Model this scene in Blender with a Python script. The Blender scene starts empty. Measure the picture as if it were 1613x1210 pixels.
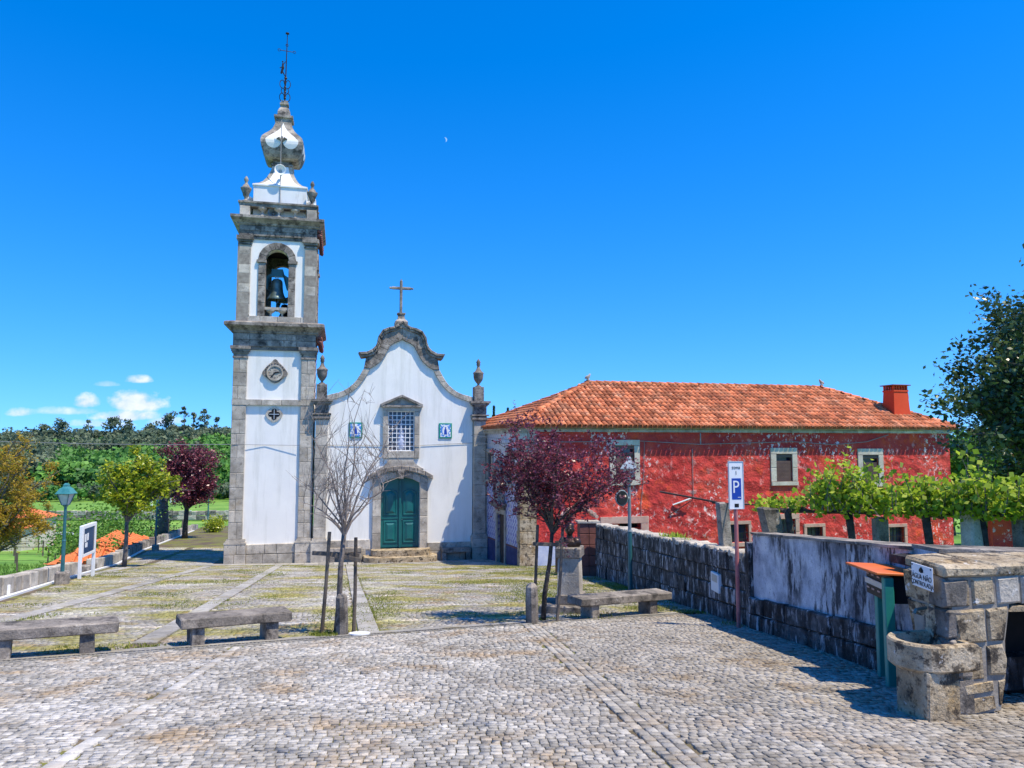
import bpy, bmesh, math, random
import numpy as np
from mathutils import Vector, Matrix, noise
R = math.radians
rnd = random.Random(7)
sc = bpy.context.scene
col = sc.collection

# ------------------------------------------------------------------ camera
CAMZ = 1.45
cd = bpy.data.cameras.new('camera'); cam = bpy.data.objects.new('camera', cd); col.objects.link(cam)
cd.sensor_width = 36; cd.lens = 26.0; cd.clip_end = 6000; cd.clip_start = .05
cam.location = (0, 0, CAMZ); cam.rotation_euler = (R(90 + 4.66), 0, 0)
sc.camera = cam

# ------------------------------------------------------------------ light, sky, exposure
SUN = Vector((.43, -.24, 1)).normalized()
elev = math.asin(SUN.z)
sd = bpy.data.lights.new('sun', 'SUN'); so = bpy.data.objects.new('sun', sd); col.objects.link(so)
sd.energy = 5.0; sd.angle = R(.5); sd.color = (1, .89, .70)
so.rotation_euler = SUN.to_track_quat('Z', 'Y').to_euler()
w = bpy.data.worlds.new('World'); sc.world = w; w.use_nodes = True
wt = w.node_tree; wt.nodes.clear()
def N(t, kind, **kw):
    n = t.nodes.new(kind)
    for k, v in kw.items(): setattr(n, k, v)
    return n
def mth(t, op, a, b=None, c=None, clamp=False):
    n = N(t, 'ShaderNodeMath', operation=op, use_clamp=clamp)
    for i, v in enumerate((a, b, c)):
        if v is None: continue
        if isinstance(v, (int, float)): n.inputs[i].default_value = v
        else: t.links.new(v, n.inputs[i])
    return n.outputs[0]
def mix(t, f, a, b, mode='MIX'):
    n = N(t, 'ShaderNodeMix', data_type='RGBA', blend_type=mode)
    for s, v in ((0, f), (6, a), (7, b)):
        if isinstance(v, (int, float)): n.inputs[s].default_value = v
        elif isinstance(v, tuple): n.inputs[s].default_value = (*v[:3], 1)
        else: t.links.new(v, n.inputs[s])
    return n.outputs[2]
sky = N(wt, 'ShaderNodeTexSky', sky_type='NISHITA'); sky.sun_disc = False
sky.sun_elevation = elev; sky.sun_rotation = math.atan2(SUN.x, SUN.y)
sky.air_density = 1.0; sky.dust_density = .3; sky.ozone_density = 4.0; sky.altitude = 300
tc = N(wt, 'ShaderNodeTexCoord'); sx = N(wt, 'ShaderNodeSeparateXYZ'); wt.links.new(tc.outputs['Generated'], sx.inputs[0])
# the deep polarised blue of the photograph reaches low: the air column is read a little above the horizon
sv = N(wt, 'ShaderNodeCombineXYZ'); wt.links.new(sx.outputs[0], sv.inputs[0]); wt.links.new(sx.outputs[1], sv.inputs[1]); wt.links.new(mth(wt, 'ADD', mth(wt, 'MULTIPLY', sx.outputs[2], .80), .10), sv.inputs[2])
wt.links.new(sv.outputs[0], sky.inputs[0])
hs = N(wt, 'ShaderNodeHueSaturation'); hs.inputs['Saturation'].default_value = 1.26; hs.inputs['Value'].default_value = 1.0
wt.links.new(mix(wt, 1., sky.outputs[0], (.96, 1.10, 1.38), 'MULTIPLY'), hs.inputs['Color'])
yy = mth(wt, 'MAXIMUM', sx.outputs[1], .01)
cu = mth(wt, 'DIVIDE', sx.outputs[0], yy); cv = mth(wt, 'DIVIDE', sx.outputs[2], yy)
cb = N(wt, 'ShaderNodeCombineXYZ'); wt.links.new(cu, cb.inputs[0]); wt.links.new(mth(wt, 'MULTIPLY', cv, 1.35), cb.inputs[1])
cn = N(wt, 'ShaderNodeTexNoise'); cn.inputs['Scale'].default_value = 36; cn.inputs['Detail'].default_value = 8; cn.inputs['Roughness'].default_value = .55
wt.links.new(cb.outputs[0], cn.inputs['Vector'])
tot = None
for (u0, v0, ra, rb, am) in ((-.510, .0600, .044, .0165, 1.), (-.520, .0400, .052, .0085, .95), (-.508, .0885, .021, .0060, .72), (-.578, .0590, .023, .0100, .9),
                             (-.665, .0440, .024, .0065, .62), (-.602, .046, .05, .006, .40), (-.47, .032, .030, .006, .8), (-.555, .0285, .05, .005, .45), (-.55, .082, .018, .004, .35),
                             (-1.5, .12, .35, .03, .8), (2.4, .2, .6, .05, .7)):
    dx = mth(wt, 'MULTIPLY', mth(wt, 'SUBTRACT', cu, u0), 1 / ra); dz = mth(wt, 'SUBTRACT', cv, v0 - rb * .45)
    # flat bases: the lower half falls off faster than the upper
    up = mth(wt, 'MULTIPLY', mth(wt, 'MAXIMUM', dz, 0.), 1 / (rb * 1.45)); dn = mth(wt, 'MULTIPLY', mth(wt, 'MINIMUM', dz, 0.), 1 / (rb * .6))
    q = mth(wt, 'ADD', mth(wt, 'MULTIPLY', dx, dx), mth(wt, 'ADD', mth(wt, 'MULTIPLY', up, up), mth(wt, 'MULTIPLY', dn, dn)))
    e = mth(wt, 'MULTIPLY', mth(wt, 'SUBTRACT', 1., q, clamp=False), 1.)
    e = mth(wt, 'MULTIPLY', mth(wt, 'ADD', mth(wt, 'MULTIPLY', e, 1.25), mth(wt, 'MULTIPLY', mth(wt, 'SUBTRACT', cn.outputs[0], .50), 3.4)), am, clamp=True)
    e = mth(wt, 'MULTIPLY', e, mth(wt, 'GREATER_THAN', e, 0.))
    tot = e if tot is None else mth(wt, 'MAXIMUM', tot, e)
front = mth(wt, 'GREATER_THAN', sx.outputs[1], .05)
tot = mth(wt, 'MULTIPLY', tot, front)
shade = mth(wt, 'MULTIPLY', mth(wt, 'SUBTRACT', cn.outputs[0], .35), 2.6, clamp=True)
ccol = mix(wt, shade, (3.6, 4.4, 6.4), (5.9, 6.1, 6.4))
wc = mix(wt, mth(wt, 'MULTIPLY', tot, .95), hs.outputs[0], ccol)
bg = N(wt, 'ShaderNodeBackground'); bg.inputs['Strength'].default_value = .145
out = N(wt, 'ShaderNodeOutputWorld'); wt.links.new(wc, bg.inputs[0]); wt.links.new(bg.outputs[0], out.inputs[0])
sc.view_settings.view_transform = 'Standard'; sc.view_settings.look = 'None'; sc.view_settings.gamma = 1
sc.view_settings.exposure = .36

# ------------------------------------------------------------------ object helpers
def link(o): col.objects.link(o); return o
def tag(o, label=None, cat=None, group=None, kind=None):
    for k, v in (('label', label), ('category', cat), ('group', group), ('kind', kind)):
        if v: o[k] = v
    return o
def empty(name, loc, rz, label, cat, group=None):
    o = link(bpy.data.objects.new(name, None)); o.location = loc; o.rotation_euler = (0, 0, rz); o.empty_display_size = .1
    return tag(o, label, cat, group)
def mkmesh(name, verts, faces, mat, smooth=False, tint=None):
    me = bpy.data.meshes.new(name); me.from_pydata(verts, [], faces); me.materials.append(mat)
    if smooth: me.polygons.foreach_set('use_smooth', [True] * len(me.polygons))
    if tint is not None:
        a = me.attributes.new('tint', 'FLOAT', 'FACE')
        a.data.foreach_set('value', tint if hasattr(tint, '__len__') else [tint] * len(me.polygons))
    me.update(); return me
def mkobj(name, me, parent=None, loc=(0, 0, 0)):
    o = link(bpy.data.objects.new(name, me)); o.location = loc
    if parent: o.parent = parent
    return o
def npmesh(name, V, Q, mat, tint=None, smooth=False, n=4):
    me = bpy.data.meshes.new(name); V = np.asarray(V, np.float32).reshape(-1, 3); Q = np.asarray(Q, np.int32).reshape(-1, n)
    me.vertices.add(len(V)); me.vertices.foreach_set('co', V.ravel())
    me.loops.add(Q.size); me.loops.foreach_set('vertex_index', Q.ravel())
    me.polygons.add(len(Q)); me.polygons.foreach_set('loop_start', np.arange(len(Q), dtype=np.int32) * n)
    if smooth: me.polygons.foreach_set('use_smooth', np.ones(len(Q), bool))
    me.update(calc_edges=True); me.materials.append(mat)
    if tint is not None:
        a = me.attributes.new('tint', 'FLOAT', 'FACE'); a.data.foreach_set('value', np.asarray(tint, np.float32))
    return me
class MB:
    def __init__(s): s.v = []; s.f = []
    def add(s, vs, fs):
        n = len(s.v); s.v += [tuple(v) for v in vs]; s.f += [tuple(i + n for i in f) for f in fs]; return s
    def box(s, x0, x1, y0, y1, z0, z1):
        return s.add([(x0, y0, z0), (x1, y0, z0), (x1, y1, z0), (x0, y1, z0), (x0, y0, z1), (x1, y0, z1), (x1, y1, z1), (x0, y1, z1)],
                     [(0, 3, 2, 1), (4, 5, 6, 7), (0, 1, 5, 4), (1, 2, 6, 5), (2, 3, 7, 6), (3, 0, 4, 7)])
    def cbox(s, x0, x1, y0, y1, z0, z1, c=.015, j=0.):
        """box with every edge and corner chamfered, slightly uneven"""
        V = []; idx = {}
        for ax in range(3):
            for sx_ in (0, 1):
                for sy_ in (0, 1):
                    for sz_ in (0, 1):
                        p = [(x0, x1)[sx_], (y0, y1)[sy_], (z0, z1)[sz_]]
                        for a in range(3):
                            if a != ax: p[a] += c * (1, -1)[(sx_, sy_, sz_)[a]]
                        if j: p = [q + rnd.uniform(-j, j) for q in p]
                        idx[ax, sx_, sy_, sz_] = len(V); V.append(p)
        F = []
        def q(*k): F.append(tuple(idx[i] for i in k))
        for v in (0, 1):
            def rev(L): return L if v else L[::-1]
            F.append(tuple(rev([idx[0, v, 0, 0], idx[0, v, 1, 0], idx[0, v, 1, 1], idx[0, v, 0, 1]])))
            F.append(tuple(rev([idx[1, 0, v, 0], idx[1, 0, v, 1], idx[1, 1, v, 1], idx[1, 1, v, 0]])))
            F.append(tuple(rev([idx[2, 0, 0, v], idx[2, 1, 0, v], idx[2, 1, 1, v], idx[2, 0, 1, v]])))
        for a in (0, 1):
            for b in (0, 1):
                F.append((idx[0, a, b, 0], idx[0, a, b, 1], idx[1, a, b, 1], idx[1, a, b, 0]))
                F.append((idx[0, a, 0, b], idx[0, a, 1, b], idx[2, a, 1, b], idx[2, a, 0, b]))
                F.append((idx[1, 0, a, b], idx[1, 1, a, b], idx[2, 1, a, b], idx[2, 0, a, b]))
                for c_ in (0, 1): F.append((idx[0, a, b, c_], idx[1, a, b, c_], idx[2, a, b, c_]))
        return s.add(V, F)
    def prism(s, poly, y0, y1):
        n = len(poly)
        return s.add([(x, y0, z) for x, z in poly] + [(x, y1, z) for x, z in poly],
                     [tuple(range(n)), tuple(range(2 * n - 1, n - 1, -1))] + [(i, i + n, (i + 1) % n + n, (i + 1) % n) for i in range(n)])
    def vprism(s, poly, z0, z1):
        n = len(poly)
        return s.add([(x, y, z0) for x, y in poly] + [(x, y, z1) for x, y in poly],
                     [tuple(range(n))[::-1], tuple(range(n, 2 * n))] + [(i, (i + 1) % n, (i + 1) % n + n, i + n) for i in range(n)])
    def block(s, poly, yf, yb, c=.012):
        """stone facing: polygon in x,z with a chamfered front at yf, back at yb (yb > yf)"""
        n = len(poly); cx = sum(p[0] for p in poly) / n; cz = sum(p[1] for p in poly) / n
        ins = []
        for x, z in poly:
            d = math.hypot(cx - x, cz - z) or 1; ins.append((x + (cx - x) / d * c * 1.5, z + (cz - z) / d * c * 1.5))
        return s.add([(x, yf, z) for x, z in ins] + [(x, yf + c, z) for x, z in poly] + [(x, yb, z) for x, z in poly],
                     [tuple(range(n))] + [(i, i + n, (i + 1) % n + n, (i + 1) % n) for i in range(n)]
                     + [(i + n, i + 2 * n, (i + 1) % n + 2 * n, (i + 1) % n + n) for i in range(n)])
    def lathe(s, prof, c=(0, 0, 0), n=16, sq=0., cap=True, rot=0.):
        m = len(prof); V = []
        for r, z in prof:
            for k in range(n):
                a = 2 * math.pi * (k + .5) / n + rot
                rr = r / max(abs(math.cos(a)), abs(math.sin(a))) if sq else r
                V.append((c[0] + rr * math.cos(a), c[1] + rr * math.sin(a), c[2] + z))
        F = [(i * n + k, i * n + (k + 1) % n, (i + 1) * n + (k + 1) % n, (i + 1) * n + k) for i in range(m - 1) for k in range(n)]
        if cap: F += [tuple(range(n))[::-1], tuple(range((m - 1) * n, m * n))]
        return s.add(V, F)
    def tube(s, pts, rad, n=6, cap=True):
        pts = [Vector(p) for p in pts]; m = len(pts)
        if not hasattr(rad, '__len__'): rad = [rad] * m
        V = []; up = None
        for i, p in enumerate(pts):
            d = (pts[min(i + 1, m - 1)] - pts[max(i - 1, 0)]); d = d.normalized() if d.length > 1e-7 else Vector((0, 0, 1))
            if up is None: up = d.orthogonal().normalized()
            up = (up - d * up.dot(d)); up = up.normalized() if up.length > 1e-5 else d.orthogonal().normalized()
            s2 = d.cross(up)
            for k in range(n):
                a = 2 * math.pi * k / n; V.append(p + (up * math.cos(a) + s2 * math.sin(a)) * rad[i])
        F = [(i * n + k, i * n + (k + 1) % n, (i + 1) * n + (k + 1) % n, (i + 1) * n + k) for i in range(m - 1) for k in range(n)]
        if cap: F += [tuple(range(n))[::-1], tuple(range((m - 1) * n, m * n))]
        return s.add(V, F)
    def build(s, name, mat, parent=None, loc=(0, 0, 0), smooth=False, rot=None):
        o = mkobj(name, mkmesh(name, s.v, s.f, mat, smooth), parent, loc)
        if rot: o.rotation_euler = rot
        return o
def wav(x, y, z=0): return noise.noise(Vector((x, y, z)))

# ------------------------------------------------------------------ materials
def mat_n(name, stops, scale=3., layers=(), rough=.85, bump=.25, bscale=None, speck=0., tint=.0, rand=.0, spec=.3, metal=0., vor=None, stretch=1.):
    """layered procedural material on world position; layers = (colour, scale, low, high, vertical stretch, strength)"""
    m = bpy.data.materials.new(name); m.use_nodes = True; t = m.node_tree; b = t.nodes['Principled BSDF']
    g = N(t, 'ShaderNodeNewGeometry'); pos = g.outputs['Position']
    def mapped(st):
        if st == 1: return pos
        mp = N(t, 'ShaderNodeVectorMath', operation='MULTIPLY'); t.links.new(pos, mp.inputs[0]); mp.inputs[1].default_value = (1, 1, st); return mp.outputs[0]
    def nz(sc_, st=1, det=6, ro=.6):
        n = N(t, 'ShaderNodeTexNoise'); n.inputs['Scale'].default_value = sc_; n.inputs['Detail'].default_value = det; n.inputs['Roughness'].default_value = ro
        t.links.new(mapped(st), n.inputs['Vector']); return n.outputs[0]
    r = N(t, 'ShaderNodeValToRGB'); t.links.new(nz(scale, stretch), r.inputs[0])
    el = r.color_ramp.elements
    lo, hi = .36, .66
    for i, c in enumerate(stops):
        p = lo + (hi - lo) * i / max(1, len(stops) - 1)
        e = el[i] if i < 2 else el.new(p)
        e.position = p; e.color = (*c, 1)
    c = r.outputs[0]
    if speck:
        c = mix(t, 1., c, mth(t, 'ADD', mth(t, 'MULTIPLY', nz(scale * 22, 1, 3, .7), speck * 2), 1 - speck), 'MULTIPLY')
    for (lc, ls, l0, l1, lst, lk, *mk) in layers:
        f = mth(t, 'DIVIDE', mth(t, 'SUBTRACT', nz(ls, lst, 9, .68), l0), l1 - l0, clamp=True)
        if mk: f = mth(t, 'MULTIPLY', f, mth(t, 'MULTIPLY', mth(t, 'SUBTRACT', nz(mk[0], 1, 3, .5), mk[1]), 9., clamp=True))
        c = mix(t, mth(t, 'MULTIPLY', f, lk), c, lc)
    if tint:
        at = N(t, 'ShaderNodeAttribute', attribute_name='tint')
        c = mix(t, 1., c, mth(t, 'ADD', mth(t, 'MULTIPLY', at.outputs['Fac'], tint), 1 - tint / 2), 'MULTIPLY')
    if rand:
        oi = N(t, 'ShaderNodeObjectInfo')
        c = mix(t, 1., c, mth(t, 'ADD', mth(t, 'MULTIPLY', oi.outputs['Random'], rand), 1 - rand / 2), 'MULTIPLY')
    t.links.new(c, b.inputs['Base Color'])
    b.inputs['Roughness'].default_value = rough; b.inputs['Specular IOR Level'].default_value = spec; b.inputs['Metallic'].default_value = metal
    if bump:
        bn = N(t, 'ShaderNodeBump'); bn.inputs['Strength'].default_value = bump; bn.inputs['Distance'].default_value = .02
        h = nz(bscale or scale * 6, 1, 8, .65)
        if vor:
            vo = N(t, 'ShaderNodeTexVoronoi'); vo.inputs['Scale'].default_value = vor; vo.feature = 'SMOOTH_F1'; t.links.new(pos, vo.inputs['Vector'])
            h = mth(t, 'ADD', h, mth(t, 'MULTIPLY', vo.outputs[0], -1.6)); bn.inputs['Distance'].default_value = .08
        t.links.new(h, bn.inputs['Height']); t.links.new(bn.outputs[0], b.inputs['Normal'])
    m['bsdf'] = 1
    return m
def leafmat(name, cols, trans=.35, rough=.5, var=.5):
    m = bpy.data.materials.new(name); m.use_nodes = True; t = m.node_tree; b = t.nodes['Principled BSDF']
    at = N(t, 'ShaderNodeAttribute', attribute_name='tint'); r = N(t, 'ShaderNodeValToRGB'); t.links.new(at.outputs['Fac'], r.inputs[0])
    el = r.color_ramp.elements
    for i, c in enumerate(cols):
        p = i / max(1, len(cols) - 1); e = el[i] if i < 2 else el.new(p); e.position = p; e.color = (*c, 1)
    t.links.new(r.outputs[0], b.inputs['Base Color']); b.inputs['Roughness'].default_value = rough; b.inputs['Specular IOR Level'].default_value = .35
    tr = N(t, 'ShaderNodeBsdfTranslucent'); t.links.new(r.outputs[0], tr.inputs[0]); ms = N(t, 'ShaderNodeMixShader'); ms.inputs[0].default_value = trans
    t.links.new(b.outputs[0], ms.inputs[1]); t.links.new(tr.outputs[0], ms.inputs[2]); t.links.new(ms.outputs[0], t.nodes['Material Output'].inputs[0])
    return m
DK = (.045, .04, .036)
M = {}
M['granite'] = mat_n('granite', [(.30, .27, .225), (.43, .39, .33), (.55, .50, .42)], 2.2, [((.42, .30, .15), 1.3, .55, .75, 1, .5), (DK, 4.5, .58, .66, 1, .6), ((.10, .09, .08), 15, .58, .64, 1, .5), ((.66, .65, .61), 9, .60, .66, 1, .5)], bump=.7, bscale=30, speck=.5, rand=.4)
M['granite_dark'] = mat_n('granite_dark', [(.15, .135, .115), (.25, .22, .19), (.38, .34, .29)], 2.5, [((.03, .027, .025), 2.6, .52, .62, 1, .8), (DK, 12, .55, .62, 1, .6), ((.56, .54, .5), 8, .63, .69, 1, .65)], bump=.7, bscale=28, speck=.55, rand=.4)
M['granite_warm'] = mat_n('granite_warm', [(.28, .215, .135), (.42, .335, .22), (.54, .45, .32)], 4, [((.44, .25, .05), 3, .53, .66, 1, .6), ((.04, .034, .03), 6, .53, .60, 1, .88), ((.03, .026, .022), 22, .56, .62, 1, .7), ((.72, .70, .66), 7, .63, .66, 1, .9)], bump=1.1, bscale=34, speck=.6, rand=.3)
M['wall_black'] = mat_n('wall_black', [(.028, .026, .026), (.075, .07, .07), (.16, .155, .155)], 5, [((.50, .49, .51), 9, .535, .60, .30, .9), ((.012, .011, .011), 5, .50, .58, .35, .85), ((.55, .54, .53), 22, .64, .67, .5, .7)], bump=1.1, bscale=26, speck=.6, rand=.7)
M['mortar'] = mat_n('mortar', [(.22, .19, .16), (.34, .31, .26)], 6, bump=.4)
M['mortar_dark'] = mat_n('mortar_dark', [(.03, .028, .025), (.07, .06, .05)], 6, bump=.4)
M['white'] = mat_n('white_plaster', [(.80, .79, .75), (.86, .85, .80)], .8, [((.50, .50, .43), 1.8, .50, .74, .10, .65), ((.45, .45, .4), 14, .70, .76, .3, .35), ((.60, .60, .56), .5, .5, .75, .5, .4), ((.3, .29, .26), 30, .63, .67, 1, .35)], bump=.12, bscale=12, rough=.8)
M['bulb_white'] = mat_n('stained_whitewash', [(.72, .73, .72), (.80, .80, .78)], 2, [((.22, .22, .20), 3.2, .57, .74, .22, .5)], bump=.15)
M['red'] = mat_n('red_plaster', [(.50, .040, .036), (.62, .058, .048), (.70, .095, .065)], .8,
                 [((.76, .10, .035), .5, .55, .61, 1, .85), ((.40, .03, .04), 2.0, .53, .68, .35, .7), ((.80, .36, .33), 2.4, .58, .66, .8, .6), ((.84, .72, .70), 6.5, .56, .60, .8, .9, .45, .50), ((.84, .60, .56), 1.7, .60, .63, 1.2, .6, .3, .5), ((.34, .03, .04), 16, .58, .64, 1, .6)], bump=1., bscale=11, vor=3.1, rough=.9)
M['red_plain'] = mat_n('red_paint', [(.50, .045, .02), (.56, .06, .025)], 2, [((.2, .03, .02), 5, .6, .75, .3, .4)], bump=.1)
M['limewash_blue'] = mat_n('blue_limewash', [(.36, .42, .60), (.52, .56, .68)], 4, [((.3, .22, .2), 5, .6, .66, 1, .6)], bump=.4)
M['plaster_grey'] = mat_n('grey_lavender_plaster', [(.28, .30, .35), (.50, .52, .58), (.68, .69, .71)], 2.4,
                          [((.09, .09, .10), .9, .47, .60, .6, .8), ((.022, .022, .026), 9, .48, .55, .28, .9, .9, .42), ((.66, .67, .70), 5, .56, .64, .4, .6), ((.03, .03, .032), 26, .60, .65, .6, .7)], bump=.7, bscale=18, speck=.45)
M['terracotta'] = mat_n('terracotta', [(.40, .115, .05), (.55, .17, .07), (.62, .25, .13)], 1.2, [((.24, .10, .07), 5, .53, .64, 1, .65), ((.30, .28, .22), 9, .60, .66, 1, .6), ((.62, .40, .26), 2.2, .57, .66, 1, .5)], tint=.95, rand=.25, bump=.3, bscale=40)
M['terracotta_new'] = mat_n('new_terracotta', [(.66, .16, .05), (.75, .24, .09)], 3, tint=.3, bump=.2)
M['chimney'] = mat_n('chimney_render', [(.62, .065, .02), (.68, .08, .028)], 1.5, [((.35, .07, .03), 3, .6, .75, .3, .4)], bump=.1)
M['door'] = mat_n('green_door_paint', [(.004, .10, .105), (.008, .14, .14)], 2, [((.004, .05, .05), 8, .6, .7, .3, .5)], bump=.05, rough=.42, spec=.5)
M['green_metal'] = mat_n('green_metal_paint', [(.015, .22, .18), (.03, .29, .24)], 3, [((.1, .2, .15), 9, .66, .7, .6, .6), ((.1, .05, .02), 14, .68, .72, 1, .5)], bump=.08, rough=.45, spec=.5)
M['teal_pole'] = mat_n('teal_pole_paint', [(.02, .11, .13), (.035, .15, .17)], 3, [((.01, .03, .04), 9, .6, .7, .5, .5)], bump=.05, rough=.4, spec=.5)
M['grey_pole'] = mat_n('grey_pole_paint', [(.13, .17, .19), (.2, .24, .26)], 3, bump=.05, rough=.4, spec=.5)
M['lamp_roof'] = mat_n('lamp_roof', [(.03, .17, .19), (.07, .26, .28)], 6, bump=.05, rough=.35, spec=.5)
M['dark_metal'] = mat_n('dark_iron', [(.012, .011, .012), (.035, .028, .026)], 10, [((.10, .04, .025), 12, .6, .68, 1, .6)], rough=.55, bump=.2)
M['bronze'] = mat_n('bell_bronze', [(.08, .12, .11), (.17, .23, .21)], 4, [((.3, .34, .3), 6, .6, .72, .4, .6)], rough=.42, metal=.5, bump=.1)
M['bust'] = mat_n('dark_bronze', [(.03, .022, .02), (.07, .05, .045)], 8, rough=.38, metal=.6, bump=.2)
M['wood'] = mat_n('grey_wood', [(.085, .07, .055), (.17, .145, .115)], 5, [((.03, .025, .02), 9, .55, .65, .12, .7)], bump=.5, bscale=30, stretch=.15, rand=.3)
M['bark'] = mat_n('bark', [(.035, .03, .026), (.10, .085, .072)], 9, [((.30, .29, .26), 7, .6, .66, 1, .6)], bump=.8, bscale=40)
M['bark_pale'] = mat_n('pale_bark', [(.10, .085, .075), (.21, .185, .165)], 9, [((.04, .035, .03), 9, .57, .66, .5, .7)], bump=.7, bscale=40)
M['twig'] = mat_n('twig_bark', [(.20, .165, .14), (.34, .29, .25)], 9, bump=0)
M['rust'] = mat_n('brown_pier', [(.16, .065, .055), (.22, .09, .075)], 4, bump=.3, rand=.2)
M['unlit_black'] = mat_n('painted_dark_interior', [(.012, .012, .013), (.022, .02, .02)], 3, bump=0)  # near-black that puts the darkness of unlit interiors into the colour
M['shutter'] = mat_n('brown_shutter', [(.11, .065, .055), (.15, .095, .08)], 3, rough=.6, bump=.1)
M['frame_wood'] = mat_n('dark_frame', [(.05, .035, .03), (.08, .06, .05)], 5, bump=.2)
M['pinkstone'] = mat_n('red_tinted_stone', [(.44, .27, .22), (.55, .38, .31)], 3, [((.5, .12, .09), 4, .55, .66, 1, .6)], bump=.4, rand=.2)
M['whitepaint'] = mat_n('white_paint', [(.74, .76, .78), (.8, .81, .82)], 3, [((.4, .38, .34), 9, .66, .74, .4, .4)], rough=.4, bump=.03)
M['alu'] = mat_n('aluminium', [(.5, .53, .55), (.6, .63, .65)], 3, rough=.35, metal=.4, bump=.02)
M['blue'] = mat_n('sign_blue', [(.015, .06, .36), (.02, .07, .40)], 3, rough=.4, bump=0)
M['black'] = mat_n('black_paint', [(.012, .012, .014), (.02, .02, .022)], 3, rough=.5, bump=0)
M['pink_pole'] = mat_n('faded_red_pole', [(.42, .12, .12), (.52, .20, .19)], 6, [((.55, .4, .38), 12, .6, .7, .4, .6)], rough=.5, bump=.1)
M['orange_lid'] = mat_n('orange_lid', [(.60, .13, .025), (.66, .17, .04)], 6, rough=.5, bump=.05)
M['cable'] = mat_n('cable_grey', [(.24, .23, .23), (.3, .29, .29)], 3, bump=0)
M['cable_dark'] = mat_n('cable_black', [(.03, .03, .03), (.05, .05, .05)], 3, bump=0)
M['soil'] = mat_n('dry_soil', [(.30, .19, .11), (.40, .27, .17)], .3, bump=.2)
M['asphalt'] = mat_n('plaza_bed', [(.09, .065, .04), (.17, .13, .085)], 1.3, [((.17, .18, .03), .7, .45, .58, 1, .9), ((.07, .055, .04), 9, .52, .6, 1, .6)], bump=.5, bscale=50)
M['sett'] = mat_n('granite_sett', [(.245, .228, .20), (.38, .36, .325)], 1.6, [((.28, .18, .08), 1.5, .50, .64, 1, .6), ((.48, .46, .43), .55, .48, .64, 1, .6), ((.62, .60, .57), 7, .58, .66, 1, .5), ((.06, .055, .05), 14, .58, .66, 1, .6), ((.14, .17, .23), 2.3, .58, .68, 1, .35)], tint=.85, rand=.3, bump=.6, bscale=60, speck=.5)
M['sett_moss'] = mat_n('mossy_sett', [(.24, .225, .20), (.37, .35, .32)], 1.2, [((.24, .22, .045), .62, .45, .57, 1, .85), ((.27, .17, .07), 1.6, .53, .62, 1, .6), ((.50, .49, .47), .4, .52, .64, 1, .55), ((.07, .065, .05), 13, .56, .64, 1, .6)], tint=.75, bump=.6, bscale=60, speck=.5)
M['flag'] = mat_n('granite_flag', [(.28, .265, .24), (.42, .40, .36)], 2, [((.26, .21, .09), 1.6, .52, .64, 1, .6), (DK, 9, .55, .64, 1, .5)], rand=.4, bump=.5, bscale=40, speck=.4)
M['cream_stone'] = mat_n('cream_stone', [(.46, .41, .34), (.62, .57, .49)], 3, [((.25, .2, .15), 6, .56, .64, 1, .6), ((.42, .29, .15), 2, .56, .68, 1, .4)], bump=.5, bscale=30, speck=.35, rand=.25)
M['lamp_grey'] = mat_n('lamp_grey_roof', [(.26, .31, .35), (.36, .42, .46)], 6, bump=.05, rough=.4)
M['field'] = mat_n('field_grass', [(.09, .20, .025), (.15, .30, .04), (.22, .36, .06)], .12, [((.05, .12, .018), .5, .55, .7, 1, .6), ((.22, .25, .08), .05, .56, .68, 1, .5), ((.15, .26, .04), 2.5, .6, .7, 1, .5)], bump=.8, bscale=6, rough=.95)
M['forest_floor'] = mat_n('forest_floor', [(.015, .03, .01), (.03, .055, .018)], .05, bump=.5)
M['glass'] = mat_n('dark_glass', [(.02, .03, .07), (.04, .05, .11)], 2, rough=.08, spec=.6, bump=0)
M['lampglass'] = mat_n('lamp_glass', [(.42, .46, .46), (.55, .58, .58)], 4, rough=.15, spec=.5, bump=0)
M['basin_fill'] = mat_n('basin_water', [(.03, .035, .03), (.05, .055, .045)], 4, rough=.05, spec=.6, bump=0)
M['cream'] = mat_n('cream_wall', [(.55, .48, .38), (.62, .56, .46)], 2, bump=.1)
M['petal'] = mat_n('azulejo_frame', [(.01, .22, .15), (.015, .30, .20)], 5, rough=.25, spec=.6, bump=0)
def azulejo(name, scale, thr):
    m = mat_n(name, [(.72, .76, .84), (.82, .84, .88)], 2, rough=.22, spec=.6, bump=0)
    t = m.node_tree; b = t.nodes['Principled BSDF']; g = N(t, 'ShaderNodeNewGeometry')
    v = N(t, 'ShaderNodeTexNoise'); v.inputs['Scale'].default_value = scale; v.inputs['Detail'].default_value = 4; t.links.new(g.outputs['Position'], v.inputs['Vector'])
    w_ = N(t, 'ShaderNodeTexVoronoi'); w_.inputs['Scale'].default_value = scale * .8; t.links.new(g.outputs['Position'], w_.inputs['Vector'])
    f = mth(t, 'GREATER_THAN', mth(t, 'ADD', mth(t, 'MULTIPLY', v.outputs[0], .7), mth(t, 'MULTIPLY', w_.outputs[0], .4)), thr)
    t.links.new(mix(t, f, (.80, .84, .88), (.08, .24, .62)), b.inputs['Base Color']); return m
M['azul_panel'] = azulejo('azulejo_picture', 14, .53)
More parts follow.
